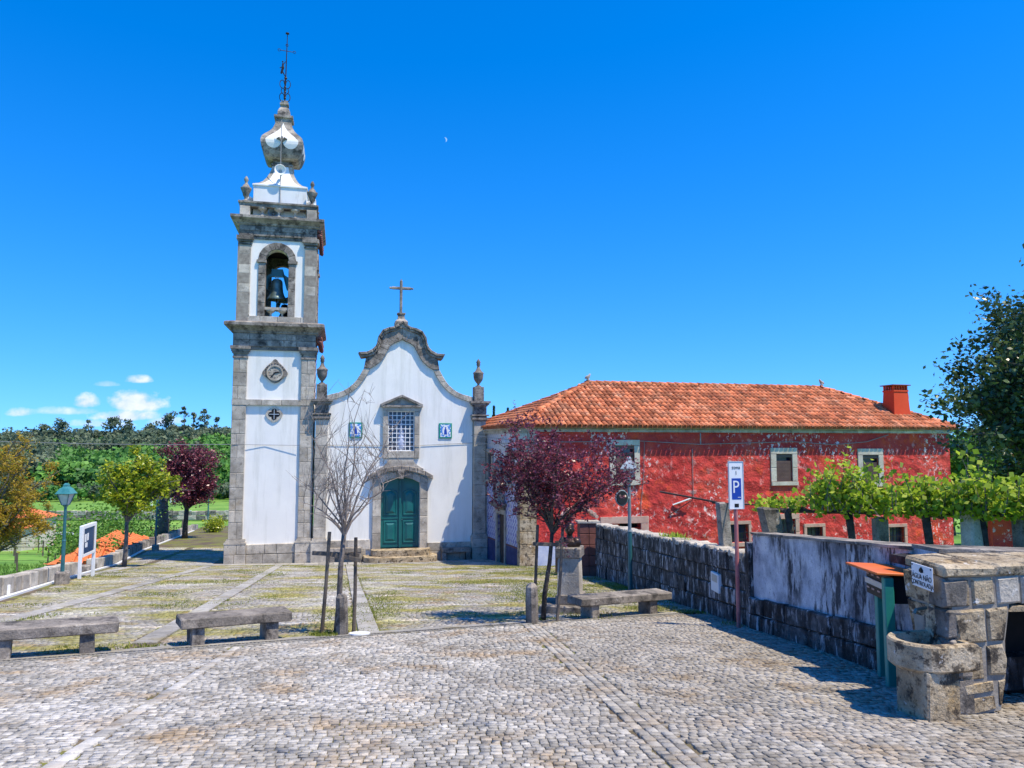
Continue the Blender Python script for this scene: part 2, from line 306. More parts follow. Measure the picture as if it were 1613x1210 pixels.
def tilefacade():
    m = mat_n('tile_facade', [(.5, .5, .6), (.6, .6, .68)], 2, rough=.25, spec=.6, bump=0)
    t = m.node_tree; b = t.nodes['Principled BSDF']; tc_ = N(t, 'ShaderNodeTexCoord'); s = N(t, 'ShaderNodeSeparateXYZ'); t.links.new(tc_.outputs['Object'], s.inputs[0])
    def tri(o, fr, ph=0.):
        f = mth(t, 'FRACT', mth(t, 'ADD', mth(t, 'MULTIPLY', o, fr), ph)); return mth(t, 'ABSOLUTE', mth(t, 'SUBTRACT', f, .5))
    y, z = s.outputs[1], s.outputs[2]
    ty, tz = tri(y, 1 / .29), tri(z, 1 / .29)
    dia = mth(t, 'ADD', ty, tz)                      # diamonds centred on the tile
    f1 = mth(t, 'GREATER_THAN', dia, .62); f2 = mth(t, 'LESS_THAN', dia, .26)
    gr = mth(t, 'MAXIMUM', mth(t, 'GREATER_THAN', tri(y, 1 / .145), .47), mth(t, 'GREATER_THAN', tri(z, 1 / .145), .47))
    c = mix(t, mth(t, 'MAXIMUM', f1, f2), (.50, .50, .64), (.20, .18, .44)); c = mix(t, mth(t, 'MULTIPLY', gr, .5), c, (.58, .56, .62))
    n = N(t, 'ShaderNodeTexNoise'); n.inputs['Scale'].default_value = 1.3; n.inputs['Detail'].default_value = 7; t.links.new(tc_.outputs['Object'], n.inputs['Vector'])
    up = mth(t, 'GREATER_THAN', z, 3.4); f3 = mth(t, 'GREATER_THAN', n.outputs[0], .60)
    c = mix(t, mth(t, 'MULTIPLY', f3, .8), c, (.56, .50, .46)); c = mix(t, mth(t, 'MULTIPLY', up, .7), c, (.56, .55, .56))
    t.links.new(c, b.inputs['Base Color']); return m
M['tilefacade'] = tilefacade()
def wear_band(m, x0, x1, colr, k, ns):
    """tyre and run-off dirt that lies on one side of the street"""
    t = m.node_tree; b = t.nodes['Principled BSDF']; src = b.inputs['Base Color'].links[0].from_socket; g = N(t, 'ShaderNodeNewGeometry'); s = N(t, 'ShaderNodeSeparateXYZ'); t.links.new(g.outputs['Position'], s.inputs[0])
    n = N(t, 'ShaderNodeTexNoise'); n.inputs['Scale'].default_value = ns; n.inputs['Detail'].default_value = 7; t.links.new(g.outputs['Position'], n.inputs['Vector'])
    f = mth(t, 'DIVIDE', mth(t, 'SUBTRACT', mth(t, 'ADD', s.outputs[0], mth(t, 'MULTIPLY', mth(t, 'SUBTRACT', n.outputs[0], .5), 7.)), x0), x1 - x0, clamp=True)
    t.links.new(mix(t, mth(t, 'MULTIPLY', f, k), src, colr), b.inputs['Base Color'])
wear_band(M['sett'], -1.0, 2.6, (.17, .13, .08), .36, 1.1)
M['dado'] = mat_n('blue_dado', [(.035, .045, .12), (.07, .085, .19)], 3, [((.02, .02, .03), 3, .55, .7, .5, .7)], bump=.2)
L = {}
L['purple'] = leafmat('purple_leaf', [(.04, .010, .020), (.12, .024, .045), (.27, .06, .09), (.56, .26, .30)], .32, .3)
L['lime'] = leafmat('glossy_leaf', [(.10, .16, .015), (.27, .36, .025), (.46, .52, .035), (.62, .56, .06)], .42, .32)
L['vine'] = leafmat('vine_leaf', [(.11, .18, .012), (.27, .40, .025), (.46, .58, .05), (.62, .62, .14)], .5, .5)
L['dark'] = leafmat('dark_leaf', [(.025, .05, .022), (.05, .09, .03), (.09, .14, .045), (.22, .29, .14)], .3, .3)
L['gold'] = leafmat('golden_leaf', [(.20, .14, .015), (.38, .26, .025), (.54, .37, .035), (.40, .42, .06)], .45, .5)
L['green'] = leafmat('green_leaf', [(.05, .14, .015), (.11, .26, .03), (.20, .38, .05)], .35, .5)
L['wood'] = leafmat('forest_leaf', [(.07, .115, .065), (.13, .18, .10), (.20, .24, .14), (.065, .18, .04), (.11, .28, .05), (.19, .40, .07)], .3, .6)
L['grass'] = leafmat('grass_blade', [(.10, .13, .015), (.20, .25, .03), (.36, .36, .07)], .35, .6)
L['fgrass'] = leafmat('field_blade', [(.06, .14, .015), (.10, .22, .03), (.17, .30, .05)], .35, .6)
# ------------------------------------------------------------------ terrain
def gz(x, y):
    if y < 33: return -.115 * max(y, -2) if y < 33 else 0
    return -3.795 - .063 * (y - 33)
WLx = [-6.6, -9.3, -11.0, -13.75, -17.6, -20.2, -26.0, -28.5]; WLy = [1., 10., 16.04, 23., 33.5, 41., 61., 70.]
def wl(y): return float(np.interp(y, WLy, WLx))
def wr(y): return 3.87 - .0722 * (y - 8.0)          # face of the right-hand walls
VY = [-60, 0, 15, 30, 60, 100, 150, 200, 260, 330, 420, 470, 800, 1600]; VZ = [-3, -3.4, -4.4, -6, -8.7, -11.5, -13.5, -15, -17.5, -10, -1.5, -1, -30, -60]
def sm(a, b, x): t = min(1, max(0, (x - a) / (b - a))); return t * t * (3 - 2 * t)
def terr(x, y):
    v = float(np.interp(y, VY, VZ))
    if y > 250: v += (3.2 * noise.noise(Vector((x / 90, y / 120, 0))) - 1.0 * sm(-150, -420, x) * 6) * sm(250, 380, y)
    p = gz(x, y) - .22
    a = max(sm(0, 3.2, wl(y) - .8 - x) if y < 70 else 1, sm(60, 100, y))
    if x > 4.2 and y < 60: p = min(p, -.8 if y < 8 else -.8 - .115 * (y - 8)) if y < 33 else p
    return p * (1 - a) + v * a
def axis(*segs):
    r = []
    for a, b, s in segs: r += list(np.arange(a, b, s))
    return r
gx = axis((-1500, -300, 100), (-300, -100, 20), (-100, -34, 4), (-34, 8, .8), (8, 40, 4), (40, 300, 20), (300, 1501, 100))
gy = axis((-60, -4, 8), (-4, 72, 1.2), (72, 160, 6), (160, 500, 12), (500, 1601, 80))
V = [(x, y, terr(x, y)) for y in gy for x in gx]; nx = len(gx)
Fq = [(j * nx + i, j * nx + i + 1, (j + 1) * nx + i + 1, (j + 1) * nx + i) for j in range(len(gy) - 1) for i in range(nx - 1)]
g = mkobj('ground', mkmesh('ground', V, Fq, M['field'], True)); tag(g, kind='structure')
g.data.materials.append(M['forest_floor'])
for p in g.data.polygons:
    if p.center.y > 262: p.material_index = 1
# ------------------------------------------------------------------ plaza bed
V = []; Fq = []; ys = axis((-8, 2, 2), (2, 70.1, 1.)); ns = 24
for y in ys:
    a = wl(max(y, 1)) - .1 if y > 1 else -26; b = wr(y) + .2 if 4 < y < 24.2 else (30 if y <= 4 else 8)
    if y > 24.2: b = wr(24.2) + .2 + (y - 24.2) * .6
    for i in range(ns + 1):
        x = a + (b - a) * i / ns; V.append((x, y, gz(x, y) - .012))
Fq = [(j * (ns + 1) + i, j * (ns + 1) + i + 1, (j + 1) * (ns + 1) + i + 1, (j + 1) * (ns + 1) + i) for j in range(len(ys) - 1) for i in range(ns)]
plaza = mkobj('pavement', mkmesh('pavement', V, Fq, M['asphalt'])); tag(plaza, kind='structure')

# setts ------------------------------------------------------------
npr = np.random.default_rng(5)
TH = R(13); FX = np.array([math.cos(TH), math.sin(TH)]); FY = np.array([-math.sin(TH), math.cos(TH)])
def drain_y(x): return 8.5 + (x + 5.73) * .585 if x < 1 else 12.44 + (x - 1) * .45
def gzv(y): return np.where(y < 33, -.115 * y, -3.795 - .063 * (y - 33))
def setts(name, C, ang, hx, hy, mat, lo=-.025, dt=.0, simple=False):
    n = len(C); tr = npr.uniform(.2, 1., n)
    sgn = np.array([(-1, -1), (1, -1), (1, 1), (-1, 1)], float)
    ca, sa = np.cos(ang), np.sin(ang)
    def ring(s, z, j):
        o = sgn[None] * np.stack([hx, hy], 1)[:, None] * s + npr.normal(0, j, (n, 4, 2))
        X = C[:, None, 0] + o[..., 0] * ca[:, None] - o[..., 1] * sa[:, None]; Y = C[:, None, 1] + o[..., 0] * sa[:, None] + o[..., 1] * ca[:, None]
        return np.stack([X, Y, gzv(Y) + z], -1)
    top = npr.uniform(.0, .009, n)[:, None] + npr.normal(0, .0011, (n, 4)) + dt
    V = np.concatenate([ring(1., lo, 0), ring(.90, top, .003)] if simple else [ring(1., lo, 0), ring(.99, top - .004, .002), ring(.93, top, .0015)], 1); m_ = V.shape[1]
    q = []
    for a in ((0,) if simple else (0, 4)):
        for k in range(4): q.append((a + k, a + (k + 1) % 4, a + 4 + (k + 1) % 4, a + 4 + k))
    q.append((m_ - 4, m_ - 3, m_ - 2, m_ - 1)); q = np.array(q)
    Q = (q[None] + (np.arange(n) * m_)[:, None, None]).reshape(-1, 4)
    return V, Q, np.repeat(tr, len(q))
def rows(x0, x1, y0, y1, ang, size, jit=.09):
    """grid of setts in a frame turned by ang about the camera foot"""
    out = []; y = y0; k = 0
    while y < y1:
        h = size * rnd.uniform(.92, 1.08); x = x0 + rnd.random() * size
        while x < x1:
            wd = size * rnd.uniform(.80, 1.30); out.append((x + wd / 2, y + h / 2 + rnd.gauss(0, .0035), wd / 2 * .90, h / 2 * .87)); x += wd
        y += h; k += 1
    a = np.array(out); c, s = math.cos(ang), math.sin(ang)
    P = np.stack([a[:, 0] * c - a[:, 1] * s, a[:, 0] * s + a[:, 1] * c], 1)
    return P, a[:, 2], a[:, 3]
# foreground street
fa = R(6.5); P, hx, hy = rows(-12, 8, 1.5, 15.5, fa, .068)
dy = np.array([drain_y(x) for x in P[:, 0]])
u = P[:, 0] / np.maximum(P[:, 1], .1)
band1 = np.abs(P[:, 0] - (.80 - .118 * (P[:, 1] - 7.47))); band2 = np.abs(P[:, 0] - (-2.9 - .125 * (P[:, 1] - 5)))
keep = (P[:, 1] > 2.2) & (P[:, 1] < dy - .14) & ((P[:, 0] < 3.87 - .0722 * (P[:, 1] - 8) + .02) | ((P[:, 1] < 6.9) & (P[:, 0] < 5.4))) & (P[:, 0] > -1.05 * P[:, 1] - 1.5) & (band1 > .145) & (band2 > .07)
P, hx, hy = P[keep], hx[keep], hy[keep]
ang = fa + npr.normal(0, .035, len(P))
# the bands of edge stones that run towards the church
bp = []
for off in (-.085, .0, .085):
    y = 2.3
    while y < 12.2:
        l = rnd.uniform(.07, .13); x = .80 - .118 * (y - 7.47) + off
        if y + l < drain_y(x) - .1: bp.append((x, y + l / 2, .038, l / 2 * .9))
        y += l
y = 2.3
while y < 10.2:
    l = rnd.uniform(.12, .2); x = -2.9 - .125 * (y - 5)
    if y + l < drain_y(x) - .1: bp.append((x, y + l / 2, .055, l / 2 * .94))
    y += l
bp = np.array(bp); P = np.concatenate([P, bp[:, :2]]); hx = np.concatenate([hx, bp[:, 2]]); hy = np.concatenate([hy, bp[:, 3]])
ang = np.concatenate([ang, R(6.8) + npr.normal(0, .01, len(bp))])
# nearest 300 in view become pieces of their own
vis = (P[:, 1] > 4.45) & (np.abs(P[:, 0] / P[:, 1]) < .68)
order = np.argsort(np.where(vis, P[:, 1], 99))[:300]; mask = np.zeros(len(P), bool); mask[order] = True
V, Q, t = setts('', P[~mask], ang[~mask], hx[~mask], hy[~mask], None)
o = mkobj('paving_setts', npmesh('paving_setts', V, Q, M['sett'], t), plaza); tag(o, kind='stuff')
variants = []
for k in range(14):
    mb = MB(); hw, hh = .05 * rnd.uniform(.88, 1.18), .05
    mb.add([(sx_ * hw * s + rnd.gauss(0, .002), sy_ * hh * s + rnd.gauss(0, .002), z + rnd.gauss(0, .0008)) for s, z in ((1, -.03), (.98, .0), (.90, .0055)) for sx_, sy_ in ((-1, -1), (1, -1), (1, 1), (-1, 1))],
           [(a + i, a + (i + 1) % 4, a + 4 + (i + 1) % 4, a + 4 + i) for a in (0, 4) for i in range(4)] + [(8, 9, 10, 11)])
    variants.append(mkmesh('cobblestone', mb.v, mb.f, M['sett'], tint=rnd.uniform(.2, 1)))
for i in order:
    o = mkobj('cobblestone', variants[rnd.randrange(14)], plaza, (P[i, 0], P[i, 1], gz(0, P[i, 1]) + rnd.uniform(-.001, .004)))
    o.rotation_euler = (R(-6.56), 0, ang[i] + (math.pi if rnd.random() < .5 else 0)); o.scale = (hx[i] / .05, hy[i] / .05, 1)
# church square: panels of setts between flagstone strips
def strip_d(px, py): return None
strips = [-10.9, -8.15, -5.25, -2.45, .45, 3.2]; bands = [12.5, 14.9, 17.3, 19.7, 22.1, 24.5, 27.0, 29.5]   # in church-aligned coordinates
P, hx, hy = rows(-19, 12, 7.5, 46, TH, .088)
loc = np.stack([P @ FX, P @ FY], 1)
dy = np.array([drain_y(x) for x in P[:, 0]]); wlv = np.interp(P[:, 1], WLy, WLx)
keep = (P[:, 1] > dy + .32) & (P[:, 0] > wlv + .42) & (P[:, 0] < 3.87 - .0722 * (P[:, 1] - 8)) & ((loc[:, 1] < 33.55) | ((loc[:, 0] < -5.2) & (P[:, 1] < 44)))
keep &= ~((P[:, 1] > 24.2) & (P[:, 0] > 2.6)) & ~((np.abs(P[:, 0] - 1.05) < .35) & (np.abs(P[:, 1] - 13.75) < .35))
for s in strips[1:5]: keep &= np.abs(loc[:, 0] - s) > .19
P, hx, hy, loc = P[keep], hx[keep], hy[keep], loc[keep]
V, Q, t = setts('', P, TH + npr.normal(0, .05, len(P)), hx, hy, None, lo=-.02, dt=-.003, simple=True)
for b in bands:                                                     # paler courses
    m = np.abs(loc[:, 1] - b) < .06; t.reshape(-1, 5)[m] = 1.5
o = mkobj('mossy_setts', npmesh('mossy_setts', V, Q, M['sett_moss'], t), plaza); tag(o, kind='stuff')
nf = 0
for s in strips[1:5]:
    yl = 7.
    while yl < 33:
        l = rnd.uniform(.75, 1.15); c = FX * s + FY * (yl + l / 2)
        if c[1] - l / 2 > drain_y(c[0]) + .3:
            mb = MB()
            mb.cbox(-.15, .15, -l / 2 + .012, l / 2 - .012, -.05, .012, .008, .002)
            z = gz(0, c[1]); sl = -.115
            mb.v = [(x, y, zz + sl * (y * math.cos(TH) + x * math.sin(TH))) for x, y, zz in mb.v]
            o = mb.build('flagstone', M['flag'], plaza, (c[0], c[1], z)); o.rotation_euler = (0, 0, TH)
        yl += l
# apron of larger slabs along the foot of the church
for k in range(22):
    xx = -8.2 + k * .62
    for j in range(2):
        o_ = (-5.24 + math.cos(TH) * xx + (.55 + .6 * j) * math.sin(TH), 34.7 + math.sin(TH) * xx - (.55 + .6 * j) * math.cos(TH))
        mb = MB(); mb.cbox(-.3, .3, -.29, .29, -.05, .012, .008, .002)
        mb.v = [(x, y, zz - .10 * (y * math.cos(TH) + x * math.sin(TH))) for x, y, zz in mb.v]
        o = mb.build('flagstone', M['flag'], plaza, (*o_, gz(0, o_[1]) + .008)); o.rotation_euler = (0, 0, TH)
# drain channel with its grating
dr = MB(); da = None
pts = [(x, drain_y(x)) for x in np.arange(-12, 3.4, .5)]
for (x0, y0), (x1, y1) in zip(pts, pts[1:]):
    d = Vector((x1 - x0, y1 - y0, 0)); d.normalize(); n_ = Vector((-d.y, d.x, 0))
    for a, b, zz in ((-.10, -.055, .012), (.055, .26, .010)):
        q = [Vector((x0, y0, gz(0, y0))) + n_ * a, Vector((x1, y1, gz(0, y1))) + n_ * a, Vector((x1, y1, gz(0, y1))) + n_ * b, Vector((x0, y0, gz(0, y0))) + n_ * b]
        q = [Vector((v.x, v.y, gz(0, v.y))) for v in q]
        dr.add([v + Vector((0, 0, zz)) for v in q] + [v - Vector((0, 0, .05)) for v in q], [(0, 1, 2, 3), (0, 4, 5, 1), (1, 5, 6, 2), (2, 6, 7, 3), (3, 7, 4, 0)])
dr.build('drain_edging', M['flag'], plaza)
gr = MB()
x = -12.
while x < 3.4:
    y = drain_y(x); a = math.atan(.585); n_ = (-math.sin(a), math.cos(a)); d = (math.cos(a), math.sin(a))
    q = []
    for s1, s2 in ((-.012, -.052), (.012, -.052), (.012, .052), (-.012, .052)):
        px, py = x + d[0] * s1 + n_[0] * s2, y + d[1] * s1 + n_[1] * s2; q.append((px, py, gz(0, py) + .006))
    gr.add(q + [(a_, b_, c_ - .03) for a_, b_, c_ in q], [(0, 1, 2, 3), (0, 4, 5, 1), (2, 6, 7, 3), (1, 5, 6, 2), (3, 7, 4, 0)]); x += .042
o = gr.build('drain_grate', M['dark_metal'], plaza); tag(o, kind='stuff')
mh = MB(); mh.lathe([(.15, -.02), (.15, .018), (.14, .022)], n=28); mh.lathe([(.05, .022), (.048, .027)], n=16)
o = mh.build('manhole_cover', M['whitepaint'], None, (-2.16, 10.72, gz(0, 10.72) + .004), rot=(R(-6.5), 0, 0)); tag(o, 'small round pale manhole cover set in the paving beside the bollard by the bare tree', 'manhole cover')
# grass and moss blades in the joints
def blades(name, pts, h, mat, parent=None, wdt=.008, label=None):
    n = len(pts); P = np.array(pts); a = npr.uniform(0, 2 * math.pi, n); hh = h * npr.uniform(.4, 1.2, n); le = npr.normal(0, .45, (n, 2)) * hh[:, None]
    dx = np.stack([np.cos(a), np.sin(a), np.zeros(n)], 1) * (wdt * npr.uniform(.6, 1.4, n))[:, None]
    V = np.stack([P - dx, P + dx, P + np.concatenate([le, hh[:, None]], 1)], 1)
    o = mkobj(name, npmesh(name, V, np.arange(n * 3), mat, npr.uniform(0, 1, n), n=3), parent); tag(o, kind='stuff'); return o
pts = []
while len(pts) < 42000:
    y = 9 + 23 * rnd.random(); x = rnd.uniform(-.68 * y, 3.4)
    if y < drain_y(x) + .3 or x < wl(y) + .4 or x > wr(y) or (y > 24 and x > 2.5): continue
    if (y - 34.7) * math.cos(TH) - (x + 5.24) * math.sin(TH) > -1.3: continue
    m = wav(x * .55, y * .4, 3) + .45 * wav(x * 2.3, y * 1.3, 8) + (.34 * sm(-2.2, .2, x) * sm(14.5, 18, y)) - .10
    if rnd.random() < max(0, m * 2.2): pts.append((x, y, gz(x, y) - .01))
blades('joint_grass', pts, .042, L['grass'], plaza, .010)
pts = []
for (cx, cy, r_, k) in ((-2.62, 10.65, .22, 700), (.95, 14.3, .7, 1200), (2.6, 14.2, .5, 500), (3.0, 20, 1., 1500), (1.4, 17, 1.2, 2200), (1.4, 13.1, .6, 500), (3.55, 11.8, .3, 160), (-13.2, 24.2, .9, 600), (3.3, 13.6, .4, 300), (.5, 12.5, .25, 200), (2.2, 26, 1.5, 1500), (-.4, 30.5, 1.0, 900)):
    for _ in range(k):
        a = rnd.random() * 6.283; q = r_ * math.sqrt(rnd.random()); x, y = cx + q * math.cos(a), cy + q * math.sin(a)
        if x < wr(y) - .02: pts.append((x, y, gz(x, y) - .01))
blades('grass_tufts', pts, .06, L['grass'], plaza, .008)

# ------------------------------------------------------------------ right-hand stone wall
def gz2(x, y): return gz(x, y)
sw = empty('stone_wall', (3.56, 11.5, gz(0, 11.5)), 0, 'long dark lichened granite block wall sloping down from the parking sign to the brown gate pier', 'wall')
def ww(y, d=0): return wr(y) + d
bx, by, bz = 3.56, 11.5, gz(0, 11.5)
core = MB(); ya = list(np.arange(11.45, 24.3, .5)) + [24.2]
def topz(y): return -.26 - (y - 11.4) * (.89 / 12.8)                # top of the wall in world height
for a, b in zip(ya, ya[1:]):
    q = [(ww(a, .03), a), (ww(a, .38), a), (ww(b, .38), b), (ww(b, .03), b)]
    core.add([(x - bx, y - by, gz(0, y) - .3 - bz) for x, y in q] + [(x - bx, y - by, topz(y) - .04 - bz) for x, y in q], [(0, 3, 2, 1), (4, 5, 6, 7), (0, 1, 5, 4), (1, 2, 6, 5), (2, 3, 7, 6), (3, 0, 4, 7)])
core.build('wall_core', M['mortar_dark'], sw)
def wallstone(parent, o3, y0, y1, z00, z01, z10, z11, face, mat, thick=.12, j=.012, name='stone'):
    """block on the street face of the wall: near end y0 spans z00..z01, far end y1 spans z10..z11"""
    g_ = .007; ch = .016
    c = [(y0 + g_, z00 + g_), (y1 - g_, z10 + g_), (y1 - g_, z11 - g_), (y0 + g_, z01 - g_)]
    c = [(a + rnd.uniform(-j, j) * .5, b + rnd.uniform(-j, j) * .5) for a, b in c]
    cy = sum(a for a, b in c) / 4; cz = sum(b for a, b in c) / 4; jit = rnd.uniform(-j, j)
    V = []
    for sc_, d in ((1., thick), (1., ch + jit), (0., jit)):
        for a, b in c:
            if sc_ == 0.: a += math.copysign(ch, cy - a); b += math.copysign(ch, cz - b)
            V.append((face(a) + d - o3[0], a - o3[1], b - o3[2]))
    F = [(8, 11, 10, 9)] + [(4 + k, 8 + k, 8 + (k + 1) % 4, 4 + (k + 1) % 4) for k in range(4)] + [(k, 4 + k, 4 + (k + 1) % 4, (k + 1) % 4) for k in range(4)]
    ctr = (face(cy) - o3[0], cy - o3[1], cz - o3[2])
    me = mkmesh(name, [(a - ctr[0], b - ctr[1], d - ctr[2]) for a, b, d in V], F, mat); return mkobj(name, me, parent, ctr)
nc = 4
for k in range(nc):
    y = 11.45 - (.3 if k % 2 else 0)
    while y < 24.1:
        l = rnd.uniform(.40, 1.15); y0, y1 = max(y, 11.45), min(y + l, 24.2)
        if y1 - y0 > .1:
            def zz(yy, f): b = gz(0, yy) - .02; return b + (topz(yy) - b) * f
            fa_, fb_ = k / nc, (k + 1) / nc
            wallstone(sw, (bx, by, bz), y0, y1, zz(y0, fa_), zz(y0, fb_), zz(y1, fa_), zz(y1, fb_), ww, M['wall_black'], j=.028)
        y += l
y = 11.45
while y < 24.1:                                                      # rubble coping
    l = rnd.uniform(.12, .3); mb = MB(); mb.cbox(-.20, .20, -l / 2 + .01, l / 2 - .01, -.05, rnd.uniform(.03, .07), .02, .012)
    mb.build('coping_stone', M['granite'], sw, (ww(y + l / 2, .2) - bx, y + l / 2 - by, topz(y + l / 2) - .01 - bz)); y += l
# gate pier and the little tiled arch over the gate
gp = empty('gate_pier', (2.48, 24.62, gz(0, 24.6)), R(4), 'brown red block pier closing the far end of the dark stone wall behind the bust', 'pier')
hgt = 1.72
for k in range(5):
    for j in range(2):
        mb = MB(); mb.cbox(-.30 + j * .31, .0 + j * .31, -.26, .26, k * hgt / 5 + .006, (k + 1) * hgt / 5 - .006, .012, .004); mb.build('block', M['rust'], gp)
mb = MB(); mb.box(-.36, .37, -.3, .3, hgt, hgt + .06); mb.build('cap_stone', M['granite'], gp)
ga = empty('gate_awning', (2.2, 24.9, gz(0, 24.9) + 1.82), R(4), 'small arched awning of pale ribbed tiles above the brown gate pier', 'awning')
for k in range(11):
    a = R(8 + k * 15.5); mb = MB(); mb.tube([(-.62 * math.cos(a), -.25, .36 * math.sin(a)), (-.62 * math.cos(a) * .8, .3, .36 * math.sin(a) * .8 + .08)], .06, 6); mb.build('rib', M['pinkstone'], ga)
gd = empty('dark_gate', (1.95, 26.0, gz(0, 26)), R(4), 'low dark slanting gate leaf in the shade between the bust and the red house', 'gate')
mb = MB(); mb.box(-.45, .3, 0, .05, .0, 1.1); mb.build('panel', M['frame_wood'], gd)
mb = MB()
for k in range(6): mb.box(-.45 + k * .13, -.43 + k * .13, -.02, 0, .05, 1.06)
mb.build('bars', M['dark_metal'], gd)

# ------------------------------------------------------------------ plastered wall on a dark stone footing
pw = empty('plaster_wall', (3.7, 9, gz(0, 9)), 0, 'weathered lavender grey plastered wall over a blackened stone footing, behind the notice box', 'wall')
bx, by, bz = 3.7, 9, gz(0, 9)
def ptop(y): return .13 + (11.2 - y) * .083
def pmid(y): return gz(0, y) + .46
ya = list(np.arange(6.95, 11.4, .25)) + [11.42]
mb = MB()
for a, b in zip(ya, ya[1:]):
    q = [(ww(a, .04), a), (ww(a, .36), a), (ww(b, .36), b), (ww(b, .04), b)]
    mb.add([(x - bx, y - by, pmid(y) - bz - .4) for x, y in q] + [(x - bx, y - by, ptop(y) - .035 + .012 * wav(y * 3, 0) - bz) for x, y in q], [(0, 3, 2, 1), (4, 5, 6, 7), (0, 1, 5, 4), (1, 2, 6, 5), (2, 3, 7, 6), (3, 0, 4, 7)])
mb.build('plaster_face', M['plaster_grey'], pw)
mb = MB()
for a, b in zip(ya, ya[1:]):
    q = [(ww(a, .01), a), (ww(a, .39), a), (ww(b, .39), b), (ww(b, .01), b)]
    mb.add([(x - bx, y - by, ptop(y) - .03 + .012 * wav(y * 3, 0) - bz) for x, y in q] + [(x - bx, y - by, ptop(y) + .012 * wav(y * 3, 0) - bz) for x, y in q], [(0, 3, 2, 1), (4, 5, 6, 7), (0, 1, 5, 4), (1, 2, 6, 5), (2, 3, 7, 6), (3, 0, 4, 7)])
mb.build('coping', M['granite_dark'], pw)
for k in range(2):
    y = 6.95 + k * .02
    while y < 11.3:
        l = rnd.uniform(.25, .6); y0, y1 = y, min(y + l, 11.42)
        def zz(yy, f): b = gz(0, yy) - .03; return b + (pmid(yy) + .02 * wav(yy * 4, 2) - b) * f
        if y1 - y0 > .1: wallstone(pw, (bx, by, bz), y0, y1, zz(y0, k / 2), zz(y0, (k + 1) / 2), zz(y1, k / 2), zz(y1, (k + 1) / 2), lambda a: ww(a, -.035), M['wall_black'], thick=.14, j=.022)
        y += l
mb = MB()
mb.box(-.06, .36, -.17, .0, 0, 1.32); mb.build('end_pillar', M['wall_black'], pw, (ww(11.42) - bx + .035, 11.6 - by, gz(0, 11.5) - bz - .05))
def seg(z0f, z1f, o0, o1, name, mat):                                # return of the wall behind the fountain
    mb = MB(); A = Vector((ww(6.95), 6.95)); B = Vector((7.4, 7.55)); d = (B - A).normalized(); n_ = Vector((-d.y, d.x))
    for i in range(12):
        a, b = A.lerp(B, i / 12), A.lerp(B, (i + 1) / 12); q = [a + n_ * o0, b + n_ * o0, b + n_ * o1, a + n_ * o1]; ta, tb2 = .48 - .17 * i / 12 * 3.4 / 1.1 * .34, .48 - .17 * (i + 1) / 12 * 3.4 / 1.1 * .34
        zz = [z0f(ta), z0f(tb2), z0f(tb2), z0f(ta)]; z2 = [z1f(ta), z1f(tb2), z1f(tb2), z1f(ta)]
        mb.add([(v.x - bx, v.y - by, z - bz) for v, z in zip(q, zz)] + [(v.x - bx, v.y - by, z - bz) for v, z in zip(q, z2)], [(0, 3, 2, 1), (4, 5, 6, 7), (0, 1, 5, 4), (1, 2, 6, 5), (2, 3, 7, 6), (3, 0, 4, 7)])
    mb.build(name, M[mat], pw)
seg(lambda t: -1.2, lambda t: t - .03, .02, .32, 'plaster_face', 'plaster_grey'); seg(lambda t: t - .03, lambda t: t + .005, -.01, .35, 'coping', 'granite_dark')
# ------------------------------------------------------------------ low wall on the left
lw = empty('low_wall', (-13.75, 23, gz(0, 23)), 0, 'long low weathered granite parapet wall along the left edge of the square', 'wall')
bx, by, bz = -13.75, 23, gz(0, 23)
y = 3.0; i = 0
core = MB(); coreP = []
while y < 64:
    l = rnd.uniform(.7, 1.3) * (1 if y < 34 else 1.5); y1 = y + l; h = .40 + .07 * wav(y * .35, 4)
    if 25.2 < y < 28.6: h *= .55                                      # sunken stretch
    a0, a1 = wl(y), wl(y1)
    mb = MB(); mb.cbox(-.19, .19, -l / 2 + .008, l / 2 - .008, -.5, h, .022, .012); mb.v = [(vx, vy, vz_ - .115 * vy) for vx, vy, vz_ in mb.v]
    dx, dy = a1 - a0, y1 - y; an = math.atan2(dy, dx) - math.pi / 2; yc = y + l / 2
    o = mb.build('stone', M['granite_dark'] if (25.2 < y < 28.6 or 36 < y < 47) else M['granite'], lw, ((a0 + a1) / 2 - .2 - bx, yc - by, gz(0, yc) - bz)); o.rotation_euler = (0, 0, an)
    y = y1
mb = MB()
ya = list(np.arange(3, 62, 1.))
for a, b in zip(ya, ya[1:]):
    mb.add([(wl(a) + .03 - bx, a - by, gz(0, a) - .02 - bz), (wl(a) + .16 - bx, a - by, gz(0, a) - .02 - bz), (wl(b) + .16 - bx, b - by, gz(0, b) - .02 - bz), (wl(b) + .03 - bx, b - by, gz(0, b) - .02 - bz),
            (wl(a) + .03 - bx, a - by, gz(0, a) + .035 - bz), (wl(a) + .16 - bx, a - by, gz(0, a) + .035 - bz), (wl(b) + .16 - bx, b - by, gz(0, b) + .035 - bz), (wl(b) + .03 - bx, b - by, gz(0, b) + .035 - bz)],
           [(4, 5, 6, 7), (1, 2, 6, 5), (0, 4, 7, 3), (0, 1, 5, 4)])
mb.build('white_edging', M['whitepaint'], lw)
mb = MB(); mb.box(-.05, .05, -.02, .02, 0, .22); o = mb.build('white_mark', M['whitepaint'], lw, (wl(17.0) + .0 - bx, 17.0 - by, gz(0, 17) + .02 - bz), rot=(0, 0, R(70)))
